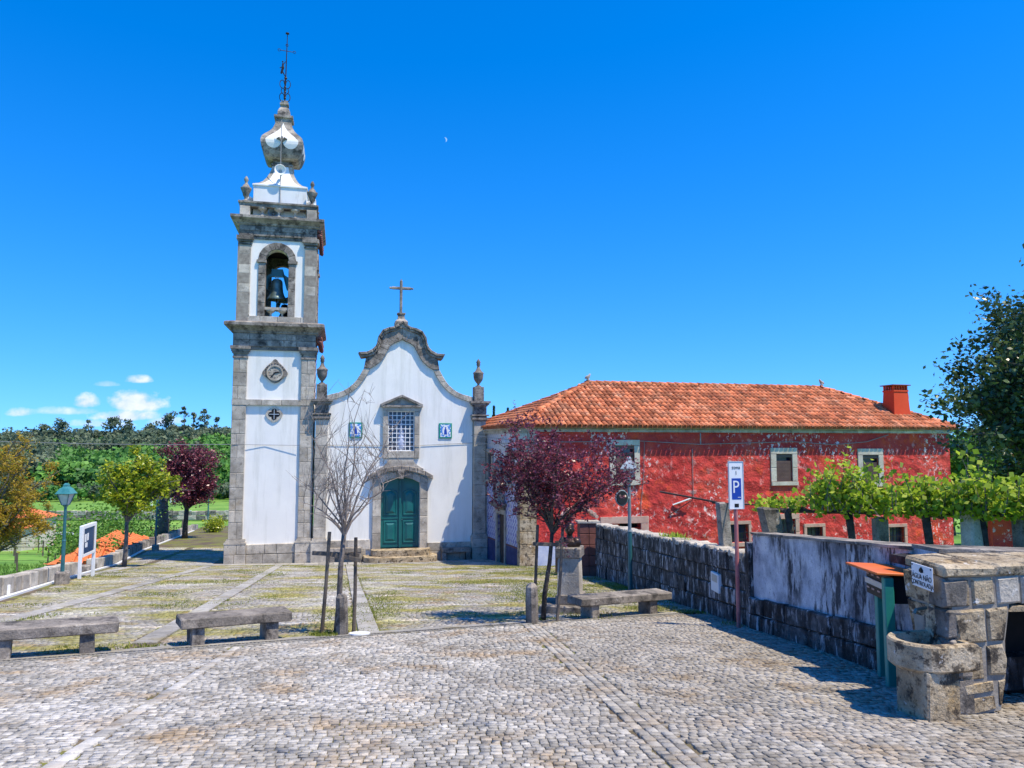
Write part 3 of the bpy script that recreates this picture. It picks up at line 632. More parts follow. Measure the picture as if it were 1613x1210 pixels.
# ------------------------------------------------------------------ church
ch = empty('church', (-5.24, 34.7, -3.8), TH, 'whitewashed baroque church with granite trim, bell tower with onion spire and curved gable', 'church')
def cb(name, mb, mat, loc=(0, 0, 0), smooth=False, parent=None): return mb.build(name, M[mat] if isinstance(mat, str) else mat, parent or ch, loc, smooth)
def stone(poly, yf, yb, mat='granite', parent=None, c=.014, name='stone', gap=.006, j=.004):
    cx = sum(p[0] for p in poly) / len(poly); cz = sum(p[1] for p in poly) / len(poly)
    q = []
    for x, z in poly:
        x += math.copysign(min(gap, abs(cx - x) * .4), cx - x) + rnd.uniform(-j, j) * .5; z += math.copysign(min(gap, abs(cz - z) * .4), cz - z) + rnd.uniform(-j, j) * .5; q.append((x - cx, z - cz))
    mb = MB(); mb.block(q, yf + rnd.uniform(-j, j), yb, c); return mb.build(name, M[mat], parent or ch, (cx, 0, cz))
def rect(x0, x1, z0, z1): return [(x0, z0), (x1, z0), (x1, z1), (x0, z1)]
def pil(x0, x1, z0, z1, yf, yb, mat='granite', course=.58, parent=None, split=True):
    n = max(1, round((z1 - z0) / course)); hs_ = [rnd.uniform(.8, 1.2) for _ in range(n)]; s = sum(hs_); z = z0
    for k, h in enumerate(hs_):
        h = h / s * (z1 - z0)
        if split and (x1 - x0) > .5 and (k % 2 == 0 or rnd.random() < .3):
            m = x0 + (x1 - x0) * rnd.choice((.38, .45, .6))
            stone(rect(x0, m, z, z + h), yf, yb, mat, parent); stone(rect(m, x1, z, z + h), yf, yb, mat, parent)
        else: stone(rect(x0, x1, z, z + h), yf, yb, mat, parent)
        z += h
def course(x0, x1, z0, z1, yf, yb, mat='granite', l=.8, parent=None):
    n = max(1, round((x1 - x0) / l)); e = [x0] + sorted(x0 + (x1 - x0) * (k + rnd.uniform(-.25, .25)) / n for k in range(1, n)) + [x1]
    for a, b in zip(e, e[1:]): stone(rect(a, b, z0, z1), yf, yb, mat, parent)
# --- tower body
mb = MB(); mb.box(-7.40, -3.97, .0, 3.44, -.4, 10.3); cb('tower_wall', mb, 'white')
mb = MB()
for k in (0, 1):   # mortar backing so that joints read recessed
    x0, x1 = ((-7.44, -6.88), (-4.50, -3.94))[k]; mb.box(x0, x1, -.10, .5, -.3, 9.2); mb.box(x0 + .03, x1 - .02, -.10, .5, 10.7, 14.5)
cb('joint_bed', mb, 'mortar')
for z0, z1 in ((-.3, .42), (.42, .86)):
    course(-7.60, -6.69, z0, z1, -.24, .5, l=.5); course(-6.69, -4.62, z0, z1 - .02, -.13, .1, l=.7); course(-4.62, -3.88, z0, z1, -.24, .5, l=.5)
for x0, x1 in ((-7.60, -6.69), (-4.62, -3.88)):
    mb = MB(); mb.box(x0 - .01, x1, -.25, .5, .86, .94); mb.box(x0 + .05, x1 - .05, -.20, .5, .94, 1.02); mb.box(x0 + .09, x1 - .04, -.16, .5, 1.02, 1.08); cb('moulding', mb, 'granite')
pil(-7.46, -6.86, 1.08, 7.0, -.12, .5); pil(-4.52, -3.92, 1.08, 7.0, -.12, .5)
course(-7.48, -3.92, 7.0, 7.26, -.14, .1, l=1.1)
pil(-7.46, -6.86, 7.26, 9.12, -.12, .5); pil(-4.52, -3.92, 7.26, 9.12, -.12, .5)
for x0, x1 in ((-7.46, -6.86), (-4.52, -3.92)):
    mb = MB()
    for a, z0, z1 in ((.03, 9.12, 9.2), (.0, 9.2, 9.33), (.05, 9.33, 9.41), (.09, 9.41, 9.52), (.13, 9.52, 9.66)): mb.box(x0 - a, x1 + a, -.12 - a, .5, z0, z1)
    cb('capital', mb, 'granite_dark')
tcx, tcy = -5.69, 1.72
for z0, z1 in ((9.66, 9.95), (9.95, 10.24)): course(-7.5, -3.9, z0, z1, -.13, .3, 'granite_dark', .75)
mb = MB(); mb.box(-7.45, -3.95, -.08, 3.48, 9.5, 10.24); cb('frieze_bed', mb, 'granite_dark')
def sq(name, prof, mat, cap=True, parent=None): mb = MB(); mb.lathe(prof, (tcx, tcy, 0), 4, sq=1, cap=cap); return cb(name, mb, mat, parent=parent)
sq('cornice', [(1.80, 10.22), (1.88, 10.30), (1.88, 10.35), (2.0, 10.46), (2.14, 10.55), (2.17, 10.57), (2.17, 10.70), (2.10, 10.74), (1.85, 10.80)], 'granite_dark')
# --- belfry stage
for k in range(4):
    mb = MB(); s0, s1, z0, z1, hw, zs = -1.62, 1.62, 10.78, 14.76, .535, 13.62
    mb.box(s0, -hw, 0, .4, z0, z1); mb.box(hw, s1, 0, .4, z0, z1); mb.box(-hw, hw, 0, .4, z0, 10.95)
    n = 12
    for i in range(n):
        a0, a1 = math.pi * (1 - i / n), math.pi * (1 - (i + 1) / n)
        p0, p1 = (hw * math.cos(a0), zs + hw * math.sin(a0)), (hw * math.cos(a1), zs + hw * math.sin(a1))
        mb.prism([p0, p1, (p1[0], z1), (p0[0], z1)], 0, .4)
    o = cb('belfry_wall', mb, 'white' if k == 0 else 'granite_dark'); o.location = (tcx + 1.72 * math.sin(k * math.pi / 2), tcy - 1.72 * math.cos(k * math.pi / 2), 0); o.rotation_euler = (0, 0, k * math.pi / 2)  # the other three sides take dark stone, painting in the belfry's inner shade
    if k in (0, 1):                                                   # dressed stones of the arch, front and right side
        def fs(poly, yf=-.06, yb=.35, mat='granite_dark'):
            s_ = stone(poly, yf, yb, mat); v = s_.location.copy(); ca, sa = math.cos(k * math.pi / 2), math.sin(k * math.pi / 2)
            s_.location = (tcx + 1.72 * sa + v.x * ca, tcy - 1.72 * ca + v.x * sa, v.z); s_.rotation_euler = (0, 0, k * math.pi / 2)
        for i in range(9):
            a0, a1 = math.pi * i / 9, math.pi * (i + 1) / 9; r0, r1 = .50, .84
            fs([(r0 * math.cos(a0), zs + .04 + r0 * math.sin(a0)), (r1 * math.cos(a0), zs + .04 + r1 * math.sin(a0)), (r1 * math.cos(a1), zs + .04 + r1 * math.sin(a1)), (r0 * math.cos(a1), zs + .04 + r0 * math.sin(a1))])
        for s in (-1, 1):
            zc = 10.95
            while zc < 13.5:
                h = min(rnd.uniform(.5, .8), 13.52 - zc)
                if 13.52 - zc - h < .25: h = 13.52 - zc
                fs(rect(min(s * .50, s * .82), max(s * .50, s * .82), zc, zc + h)); zc += h
            fs(rect(min(s * .47, s * .90), max(s * .47, s * .90), 13.52, 13.66), -.11)
sq('belfry_floor', [(1.7, 10.7), (1.7, 10.9)], 'mortar'); sq('belfry_ceiling', [(1.6, 14.5), (1.6, 14.8)], 'unlit_black')  # near-black ceiling colour carries the shade inside the belfry
for sx_ in (-1, 1):
    for sy_ in (-1, 1):
        mb = MB(); mb.box(tcx + sx_ * 1.5 - .2, tcx + sx_ * 1.5 + .2, tcy + sy_ * 1.5 - .2, tcy + sy_ * 1.5 + .2, 10.8, 14.7); cb('corner_pier', mb, 'granite_dark')  # dark stone here stands in for inner shade
course(-7.36, -4.0 + .04, 10.78, 11.06, -.07, .2, l=.9)
for a, b in ((-7.36, -6.84), (-4.48, -3.96)): pil(a, b, 11.06, 14.34, -.10, .45, course=.5, split=False)
pil(-4.0 + .02, -3.96 + .02, 11.06, 14.3, .5, 3.3, course=.6, split=False)
for x0, x1 in ((-7.36, -6.84), (-4.48, -3.96)):
    mb = MB()
    for a, z0, z1 in ((.03, 14.30, 14.36), (.0, 14.36, 14.45), (.06, 14.45, 14.54), (.11, 14.54, 14.72)): mb.box(x0 - a, x1 + a, -.10 - a, .5, z0, z1)
    cb('capital', mb, 'granite_dark')
for z0, z1 in ((14.74, 14.97), (14.97, 15.2)): course(-7.38, -3.95, z0, z1, -.11, .3, 'granite_dark', .62)
mb = MB(); mb.box(-7.32, -4.0, -.05, 3.45, 14.6, 15.22); cb('frieze_bed', mb, 'granite_dark')
sq('cornice', [(1.76, 15.20), (1.84, 15.28), (1.84, 15.32), (1.94, 15.42), (2.04, 15.5), (2.06, 15.52), (2.06, 15.64), (1.7, 15.72)], 'granite_dark')
# moss along the cornice edge, tiles set under its right side
pts = [(tcx + rnd.uniform(-2, 2), rnd.uniform(-.25, -.0), 15.66) for _ in range(500)]
tl = MB()
for zt, hw in ((15.2, 2.0), (10.2, 2.1)):
    for k in range(11):
        yc = tcy - 1.7 + k * .34
        for j in range(2): tl.tube([(tcx + hw - .22, yc, zt - .02 - j * .2), (tcx + hw - .06, yc, zt - .10 - j * .2)], .085, 6)
cb('roof_tile', tl, 'rust')
# attic balustrade
for (x, y) in ((-7.17, .22), (-4.22, .22), (-7.17, 3.2), (-4.22, 3.2)):
    stone(rect(x - .23, x + .23, 15.66, 16.14), y - .24, y + .24)
    mb = MB(); mb.lathe([(.17, 0), (.17, .06), (.08, .10), (.055, .18), (.13, .30), (.15, .40), (.24, .60), (.25, .66), (.17, .70), (.14, .78), (.07, .86), (.055, .95), (.10, 1.03), (.085, 1.12), (.02, 1.22)], (x, y, 16.38), 12, cap=True)
    cb('urn', mb, 'granite_dark', smooth=True)
mb = MB()
for z0, z1, a in ((16.14, 16.30, .0), (16.30, 16.38, .05)):
    for yc in (.22, 3.2): mb.box(-7.42 - a, -3.97 + a, yc - .22 - a, yc + .22 + a, z0, z1)
    for xc in (-7.17, -4.22): mb.box(xc - .22 - a, xc + .22 + a, .44 + a, 2.98 - a, z0, z1)
cb('rail', mb, 'granite_dark')
def baluster(x, y, z0, h, k=1.):
    mb = MB(); mb.lathe([(.16 * k, 0), (.15 * k, .06 * h), (.05 * k, .40 * h), (.05 * k, .55 * h), (.08 * k, .66 * h), (.21 * k, .86 * h), (.22 * k, h)], (x, y, z0), 10); cb('baluster', mb, 'granite')
for x in (-6.42, -5.69, -4.96): baluster(x, .2, 15.7, .44)
for y in (.9, 1.7, 2.5): baluster(-4.22, y, 15.7, .44)
baluster(-5.93, .1, 10.95, .42, .95); baluster(-5.43, .1, 10.95, .42, .95)
mb = MB(); mb.box(-6.2, -5.16, -.02, .26, 11.37, 11.49); cb('sill_rail', mb, 'granite')
# --- spire
sq('spire_base', [(1.19, 15.6), (1.19, 17.30), (1.24, 17.32), (1.24, 17.38), (1.16, 17.42)], 'bulb_white')
pyr = [(1.16, 17.42), (.98, 17.52), (.82, 17.68), (.68, 17.90), (.57, 18.14), (.49, 18.38), (.46, 18.56)]
sq('spire_foot', pyr, 'granite')
def face_panel(prof, frac, name, out=.014):
    m_ = MB()
    for k in range(4):
        ca, sa = math.cos(k * math.pi / 2), math.sin(k * math.pi / 2); V = []
        for i, (h, z) in enumerate(prof):
            f = frac[i]
            for s in (-1, 1): x_, y_ = s * f, -(h + out); V.append((tcx + x_ * ca - y_ * sa, tcy + x_ * sa + y_ * ca, z))
        m_.add(V, [(2 * i, 2 * i + 1, 2 * i + 3, 2 * i + 2) for i in range(len(prof) - 1)])
    return cb(name, m_, 'bulb_white')
face_panel(pyr, [.95, .78, .62, .49, .39, .32, .29], 'white_panel')
sq('spire_neck', [(.46, 18.56), (.50, 18.60), (.50, 18.68), (.43, 18.74), (.43, 19.0), (.60, 19.02)], 'granite_dark')
bul = [(.60, 18.86), (.74, 18.92), (.83, 19.06), (.91, 19.28), (.97, 19.52), (.975, 19.68), (.92, 19.86), (.80, 20.02), (.66, 20.18), (.54, 20.34), (.45, 20.52), (.385, 20.72), (.36, 20.92)]
sq('spire_bulb', bul, 'granite_dark')
m_ = MB()                                                            # white lobed panels on the bulb
bz = np.array([b[1] for b in bul]); bh = np.array([b[0] for b in bul])
zs_ = np.linspace(19.30, 20.78, 26)
for k in range(4):
    ca, sa = math.cos(k * math.pi / 2), math.sin(k * math.pi / 2)
    for s in (-1, 1):
        V = []
        for z in zs_:
            h = float(np.interp(z, bz, bh)) + .012
            if z < 19.66: q = math.sqrt(max(0, 1 - ((19.66 - z) / .37) ** 2)); a, b = .40 - .37 * q * 1.0, .40 + .35 * q; a = max(a, .035)
            else: q = (z - 19.66) / (20.78 - 19.66); b = .75 * (1 - q) ** 1.55 + .05 * (1 - q) + .01; a = 0
            for x_ in (a, b): V.append((tcx + s * x_ * ca + h * sa, tcy + s * x_ * sa - h * ca, z))
        m_.add(V, [(2 * i, 2 * i + 1, 2 * i + 3, 2 * i + 2) for i in range(len(zs_) - 1)])
cb('white_panel', m_, 'bulb_white')
m_ = MB()
for s in (-1, 1): m_.tube([(tcx, tcy - 1.0, 19.62), (tcx + s * .14, tcy - 1.02, 19.76), (tcx + s * .24, tcy - 1.0, 19.72)], [.05, .075, .03], 6)
m_.tube([(tcx, tcy - 1.0, 19.55), (tcx, tcy - 1.03, 19.84)], [.03, .06], 6)
cb('rosette', m_, 'granite_dark')
sq('spire_cap', [(.36, 20.92), (.36, 21.0), (.44, 21.05), (.44, 21.16), (.30, 21.20), (.29, 21.40), (.24, 21.55), (.15, 21.68), (.13, 21.78), (.20, 21.80), (.20, 21.90), (.15, 21.92), (.15, 22.02)], 'granite_dark')
m_ = MB(); m_.tube([(tcx, tcy, 22.0), (tcx + .02, tcy, 23.2), (tcx + .05, tcy, 25.5)], [.035, .03, .018], 6)
m_.lathe([(.001, 0), (.09, .03), (.09, .07), (.001, .09)], (tcx + .05, tcy, 25.48), 10, cap=False)
m_.lathe([(.001, -.07), (.06, -.04), (.075, 0), (.06, .05), (.001, .07)], (tcx + .02, tcy, 23.22), 10, cap=False)
for zc, rr in ((22.25, .20), (22.92, .20), (22.58, .13)):
    for s in (-1, 1):
        for ax in (0, 1):
            q = []
            for i in range(11):
                a = R(-90 + i * 27); dx = .03 + rr * .55 + rr * .55 * math.cos(a + math.pi / 2 * 0) ; dz = rr * math.sin(a)
                q.append((tcx + (s * dx if ax == 0 else 0), tcy + (s * dx if ax else 0), zc + dz))
            m_.tube(q, .022, 4)
for z in (22.2, 22.5, 22.75): m_.lathe([(.001, -.09), (.07, 0), (.001, .12)], (tcx, tcy, z), 6, cap=False)
m_.tube([(tcx - .27, tcy, 24.64), (tcx + .35, tcy, 24.60)], .016, 5)
def ring(mb, c, r, t=.014, n=12): mb.tube([(c[0] + r * math.cos(2 * math.pi * i / n), c[1], c[2] + r * math.sin(2 * math.pi * i / n)) for i in range(n + 1)], t, 4, cap=False)
for dx, z in ((-.32, 24.64), (.40, 24.6), (.045, 24.92)): ring(m_, (tcx + dx, tcy, z), .06)
m_.tube([(tcx - .20, tcy, 23.45), (tcx - .12, tcy, 23.75), (tcx - .14, tcy, 24.0)], [.05, .07, .025], 6)      # small winged figure on the vane
m_.lathe([(.001, -.05), (.045, 0), (.001, .05)], (tcx - .14, tcy, 24.06), 8, cap=False)
m_.tube([(tcx - .16, tcy, 23.85), (tcx + .03, tcy, 24.12)], [.03, .012], 5); m_.tube([(tcx - .14, tcy, 23.8), (tcx - .28, tcy, 23.72)], [.03, .015], 5); m_.tube([(tcx - .16, tcy, 23.6), (tcx + .0, tcy, 23.3)], [.035, .02], 5)
cb('weather_vane', m_, 'dark_metal')
m_ = MB(); m_.tube([(tcx - .02, tcy - 1.25, 20.55), (tcx + .0, tcy - 1.22, 16.9), (tcx + .04, tcy - 1.3, 15.8)], .02, 5); cb('conductor', m_, 'cable')
# --- clock
kx, kz = -5.66, 8.5
prof = []
for i in range(48):
    a = 2 * math.pi * i / 48; r = .46 + .03 * math.cos(4 * a)
    if abs(a - math.pi / 2) < .3: r += .11 * math.cos((a - math.pi / 2) / .3 * math.pi / 2)
    for aa in (R(-8), R(188)):
        d = (a - aa + math.pi) % (2 * math.pi) - math.pi
        if abs(d) < .35: r += .07 * math.cos(d / .35 * math.pi / 2)
    prof.append((kx + r * math.cos(a), kz + r * math.sin(a)))
mb = MB(); mb.prism(prof, -.10, .0); ck = cb('clock', mb, 'granite_dark')
mb = MB(); n = 32
for i in range(n):
    a0, a1 = 2 * math.pi * i / n, 2 * math.pi * (i + 1) / n
    mb.prism([(kx + r * math.cos(a), kz - .03 + r * math.sin(a)) for r, a in ((.30, a0), (.36, a0), (.36, a1), (.30, a1))], -.15, -.1)
cb('rim', mb, 'granite', parent=ck)
mb = MB(); mb.prism([(kx + .30 * math.cos(2 * math.pi * i / 32), kz - .03 + .30 * math.sin(2 * math.pi * i / 32)) for i in range(32)], -.115, -.1); cb('dial', mb, 'granite', parent=ck)
mb = MB()
for i in range(9):                                                   # carved leaves of the surround
    a = R(20 + i * 17.5); mb.lathe([(.001, -.05), (.04, 0), (.001, .05)], (kx + .42 * math.cos(a), -.10, kz + .42 * math.sin(a)), 6, cap=False)
cb('carving', mb, 'granite_dark', parent=ck)
def text(s, size, mat, parent, loc, rot, ext=.002, name='lettering', align='CENTER', sx_=1.):
    cu_ = bpy.data.curves.new(name, 'FONT'); cu_.body = s; cu_.size = size; cu_.align_x = align; cu_.align_y = 'CENTER'; cu_.extrude = ext; cu_.resolution_u = 3
    t_ = bpy.data.objects.new('tmp_text', cu_); col.objects.link(t_); bpy.context.view_layer.update()
    me = bpy.data.meshes.new_from_object(t_.evaluated_get(bpy.context.evaluated_depsgraph_get())); bpy.data.objects.remove(t_)
    me.name = name; me.materials.clear(); me.materials.append(mat); o = mkobj(name, me, parent, loc); o.rotation_euler = rot; o.scale = (sx_, 1, 1); return o
for i, nm in enumerate(('XII', 'I', 'II', 'III', 'IIII', 'V', 'VI', 'VII', 'VIII', 'IX', 'X', 'XI')):
    a = R(90 - i * 30); text(nm, .085, M['black'], ck, (kx + .235 * math.cos(a), -.118, kz - .03 + .235 * math.sin(a)), (R(90), 0, 0), name='numeral')
mb = MB()
for a, l, wd in ((R(-132), .33, .018), (R(12), .24, .026)):
    c_, s_ = math.cos(a), math.sin(a)
    mb.prism([(kx - .06 * c_ - wd * s_, kz - .03 - .06 * s_ + wd * c_), (kx - .06 * c_ + wd * s_, kz - .03 - .06 * s_ - wd * c_), (kx + .6 * l * c_ + wd * 1.3 * s_, kz - .03 + .6 * l * s_ - wd * 1.3 * c_), (kx + l * c_, kz - .03 + l * s_), (kx + .6 * l * c_ - wd * 1.3 * s_, kz - .03 + .6 * l * s_ + wd * 1.3 * c_)], -.14, -.125)
cb('hands', mb, 'black', parent=ck)
# --- quatrefoil
qx, qz = -5.65, 6.60
def quat(r0, n=48): return [(qx + (r0 * (.72 + .28 * abs(math.cos(2 * a)) ** .7)) * math.cos(a), qz + (r0 * (.72 + .28 * abs(math.cos(2 * a)) ** .7)) * math.sin(a)) for a in [2 * math.pi * i / n for i in range(n)]]
mb = MB(); mb.prism([(qx + .37 * (1 - .12 * abs(math.sin(2 * a))) * math.cos(a), qz + .35 * (1 - .12 * abs(math.sin(2 * a))) * math.sin(a)) for a in [2 * math.pi * i / 32 for i in range(32)]], -.06, 0); oc = cb('quatrefoil_window', mb, 'granite')
q4 = []
for i in range(64):
    a = 2 * math.pi * i / 64; r = .235 * max(abs(math.cos(a)) ** 2 * 1.0, abs(math.sin(a)) ** 2) ** .75 + .02; q4.append((qx + r * math.cos(a), qz + r * math.sin(a)))
mb = MB(); mb.prism(q4, -.068, -.05); cb('black_plate', mb, 'unlit_black', parent=oc)  # solid near-black plate; the darkness of a hole is in its colour
mb = MB(); mb.box(qx - .22, qx + .22, -.09, -.072, qz - .012, qz + .012); mb.box(qx - .012, qx + .012, -.092, -.074, qz - .22, qz + .22); cb('bar', mb, 'alu', parent=oc)

# --- chapel front
X0 = .05
inn = [(3.39, 7.18), (3.22, 7.27), (2.9, 7.37), (2.53, 7.53), (2.28, 7.68), (2.05, 7.88), (1.80, 8.18), (1.60, 8.50), (1.47, 8.78)]
out_ = [(3.40, 7.50), (3.15, 7.57), (2.9, 7.63), (2.66, 7.73), (2.45, 7.86), (2.25, 8.03), (2.08, 8.24), (1.92, 8.50), (1.76, 8.80)]
fin = [(1.47, 8.78), (1.23, 8.91), (.96, 9.14), (.80, 9.40), (.66, 9.66), (.56, 9.86), (.36, 10.0), (.15, 10.09), (.0, 10.20)]
fout = [(1.76, 8.80), (1.68, 9.25), (1.45, 9.38), (1.22, 9.55), (1.05, 9.80), (.99, 10.14), (.84, 10.39), (.42, 10.56), (.0, 10.80)]
cbm = [(1.90, 9.27), (1.56, 9.32), (1.30, 9.43), (1.12, 9.62), (1.02, 9.86), (.98, 10.14), (.86, 10.38), (.58, 10.52), (.30, 10.58), (.12, 10.70), (.0, 10.84)]
ctp = [(2.02, 9.52), (1.63, 9.55), (1.39, 9.68), (1.24, 9.84), (1.16, 10.05), (1.12, 10.30), (.93, 10.60), (.66, 10.72), (.38, 10.78), (.17, 10.90), (.0, 11.06)]
def wtop(x): d = abs(x - X0); pts_ = (fin[::-1] + inn[::-1][1:]); xs = [p[0] for p in pts_]; zs2 = [p[1] for p in pts_]; return float(np.interp(d, xs, zs2))
DX0, DX1, WX0, WX1 = -.84, .94, -.56, .66
edges = sorted(set([-3.30, 3.44, DX0, DX1, WX0, WX1] + [X0 + s * p[0] for p in fin + inn for s in (-1, 1)]))
mb = MB()
for a, b in zip(edges, edges[1:]):
    if b - a < 1e-6: continue
    m = (a + b) / 2
    def colq(z0, za, zb): mb.prism([(a, z0), (b, z0), (b, zb), (a, za)], 0., .45)
    ta, tb = wtop(a) + .1, wtop(b) + .1
    if DX0 < m < DX1:
        if WX0 < m < WX1: colq(3.80, 4.95, 4.95); colq(6.80, ta, tb)
        else: colq(3.80, ta, tb)
    else: colq(-.2, ta, tb)
cb('facade_wall', mb, 'white')
mb = MB(); mb.box(-1.2, 1.3, .42, .6, .2, 8); cb('black_backing', mb, 'unlit_black')  # near-black slab; darkness of the unlit nave put into its colour
for s in (-1, 1):
    for A, B, yf, mt, yb in ((inn, out_, -.10, 'granite', .5), (fin, fout, -.13, 'granite_dark', .5)):
        for i in range(len(A) - 1):
            stone([(X0 + s * A[i][0], A[i][1]), (X0 + s * B[i][0], B[i][1]), (X0 + s * B[i + 1][0], B[i + 1][1]), (X0 + s * A[i + 1][0], A[i + 1][1])][::s], yf, yb, mt, gap=.003)
    mid = [((a[0] + b[0]) / 2, (a[1] + b[1]) / 2) for a, b in zip(cbm, ctp)]
    for A, B, yf in ((cbm, mid, -.20), (mid, ctp, -.28)):
        for i in range(len(A) - 1):
            stone([(X0 + s * A[i][0], A[i][1]), (X0 + s * B[i][0], B[i][1]), (X0 + s * B[i + 1][0], B[i + 1][1]), (X0 + s * A[i + 1][0], A[i + 1][1])][::s], yf, .52, 'granite_dark', c=.035, gap=.001)
# cross on the gable
mb = MB(); mb.lathe([(.30, 10.72), (.30, 11.02), (.27, 11.06), (.17, 11.16), (.15, 11.30), (.15, 11.38), (.19, 11.40), (.19, 11.46)], (X0 - .06, .1, 0), 4, sq=1); cb('cross_pedestal', mb, 'granite_dark')
mb = MB(); mb.cbox(X0 - .14, X0 - .01, .04, .16, 11.44, 13.02, .03); mb.cbox(X0 - .54, X0 + .41, .045, .155, 12.60, 12.73, .03)
mb.lathe([(.07, 0), (.04, .05), (.01, .12)], (X0 - .075, .1, 13.0), 8)
for x_ in (-.58, .45): mb.lathe([(.001, -.06), (.075, 0), (.001, .06)], (X0 + x_, .1, 12.665), 8, cap=False)
cb('cross', mb, 'granite_dark')
# chapel pilasters with capitals and urns
for x0, x1, zb in ((-3.84, -3.28, -.15), (3.46, 4.04, -.35)):
    mb = MB(); mb.box(x0 + .02, x1 - .02, -.26, .55, zb, 6.4); cb('joint_bed', mb, 'mortar')
    for z0, z1 in ((zb, .42), (.42, .86)): stone(rect(x0 - .1, x1 + .07, z0, z1), -.40, .5)
    mb = MB(); mb.box(x0 - .1, x1 + .07, -.41, .5, .86, .94); mb.box(x0 - .05, x1 + .03, -.36, .5, .94, 1.04); cb('moulding', mb, 'granite')
    pil(x0, x1, 1.04, 6.36, -.28, .5, course=.57, split=False)
    mb = MB()
    for a, z0, z1 in ((.04, 6.36, 6.42), (.10, 6.42, 6.52), (.03, 6.52, 6.60), (.13, 6.60, 6.66), (.02, 6.70, 7.06), (.07, 7.06, 7.12), (.13, 7.12, 7.20), (.19, 7.20, 7.30)): mb.box(x0 - a, x1 + a, -.28 - a, .55 + a, z0, z1)
    mb.box(x0, x1, -.27, .5, 6.3, 7.2); cb('capital', mb, 'granite_dark')
    xm = (x0 + x1) / 2 - .03
    stone(rect(xm - .24, xm + .24, 7.30, 8.0), -.2, .28, 'granite_dark')
    mb = MB(); mb.lathe([(.16, 0), (.15, .04), (.07, .08), (.05, .14), (.12, .22), (.20, .34), (.235, .48), (.24, .62), (.26, .66), (.25, .70), (.17, .76), (.11, .84), (.075, .94), (.06, 1.02), (.10, 1.06), (.085, 1.14), (.11, 1.20), (.07, 1.28), (.02, 1.36)], (xm, .04, 8.0), 16); cb('urn', mb, 'granite_dark', smooth=True)
mb = MB(); mb.box(-3.86, 3.5, .52, 17, -.4, 7.15); cb('nave_wall', mb, 'white')
mb = MB(); mb.prism([(-3.9, 7.15), (4.05, 7.15), (.05, 8.85)], .6, 17); cb('nave_roof', mb, 'terracotta')
# plinth
course(-3.2, -1.5, -.2, .45, -.10, .1, l=.7); course(-3.2, -1.3, .45, .90, -.10, .1, l=.8)
course(1.32, 3.4, -.3, .30, -.10, .1, l=.7); course(1.32, 3.4, .30, .68, -.10, .1, l=.8)
# door surround
def arcz(x, x0, x1, zs, rise): h = (x1 - x0) / 2; m = (x0 + x1) / 2; Rr = (h * h + rise * rise) / (2 * rise); return zs + math.sqrt(max(0, Rr * Rr - (x - m) ** 2)) - (Rr - rise)
for s in (-1, 1):
    xi = DX0 if s < 0 else DX1; xo = -1.23 if s < 0 else 1.31
    z = .42
    for h in (.75, .75, .8, .85): stone(rect(min(xi, xo), max(xi, xo), z, z + h), -.14, .42); z += h
n = 7
for i in range(n):
    a, b = DX0 - .39 + (DX1 - DX0 + .76) * i / n, DX0 - .39 + (DX1 - DX0 + .76) * (i + 1) / n
    ai, bi = max(a, DX0), min(b, DX1)
    if i == 0: ai = a
    if i == n - 1: bi = b
    lo = lambda x: arcz(min(max(x, DX0), DX1), DX0, DX1, 3.45, .27); hi = lambda x: arcz(x, -1.30, 1.40, 3.58, .40)
    stone([(a, lo(a) if DX0 < a else 3.45), (b, lo(b) if b < DX1 else 3.45), (b, hi(b)), (a, hi(a))], -.15, .42, gap=.004)
for i in range(8):                                                   # hood moulding
    a, b = -1.45 + 2.98 * i / 8, -1.45 + 2.98 * (i + 1) / 8; h1 = lambda x: arcz(x, -1.47, 1.54, 3.60, .44); h2 = lambda x: arcz(x, -1.47, 1.54, 3.80, .46)
    stone([(a, h1(a)), (b, h1(b)), (b, h2(b)), (a, h2(a))], -.34, .1, 'granite_dark', gap=.002, c=.03)
mb = MB(); mb.block([(-.06, 3.66), (.14, 3.66), (.2, 4.08), (-.12, 4.08)], -.48, .1, .02); cb('keystone', mb, 'granite_dark')
for k in range(8):                                                   # flared piece between hood and window
    a = k / 8; b = (k + 1) / 8; f = lambda q: .57 + .50 * q ** 2.2
    stone([(X0 - f(1 - b) if False else X0 - f(1 - a), 4.6 - .0 - (1 - a) * .5), (X0 + f(1 - a), 4.6 - (1 - a) * .5), (X0 + f(1 - b), 4.6 - (1 - b) * .5), (X0 - f(1 - b), 4.6 - (1 - b) * .5)], -.10, .1, gap=0, c=.004, j=.001)
# steps
def steps(x0, x1, yd, z0, z1, name):
    P_ = []; n_ = 12; m = (x0 + x1) / 2; h = (x1 - x0) / 2
    for i in range(n_ + 1): a = math.pi * i / n_; P_.append((m - h * math.copysign(abs(math.cos(a)) ** .45, math.cos(a)), -.1 - yd * math.sin(a) ** .45))
    mb = MB(); mb.vprism(P_, z0, z1); cb(name, mb, 'granite_warm')
steps(-1.62, 1.72, 1.15, -.3, .21, 'step'); steps(-1.28, 1.42, .72, .2, .47, 'step')
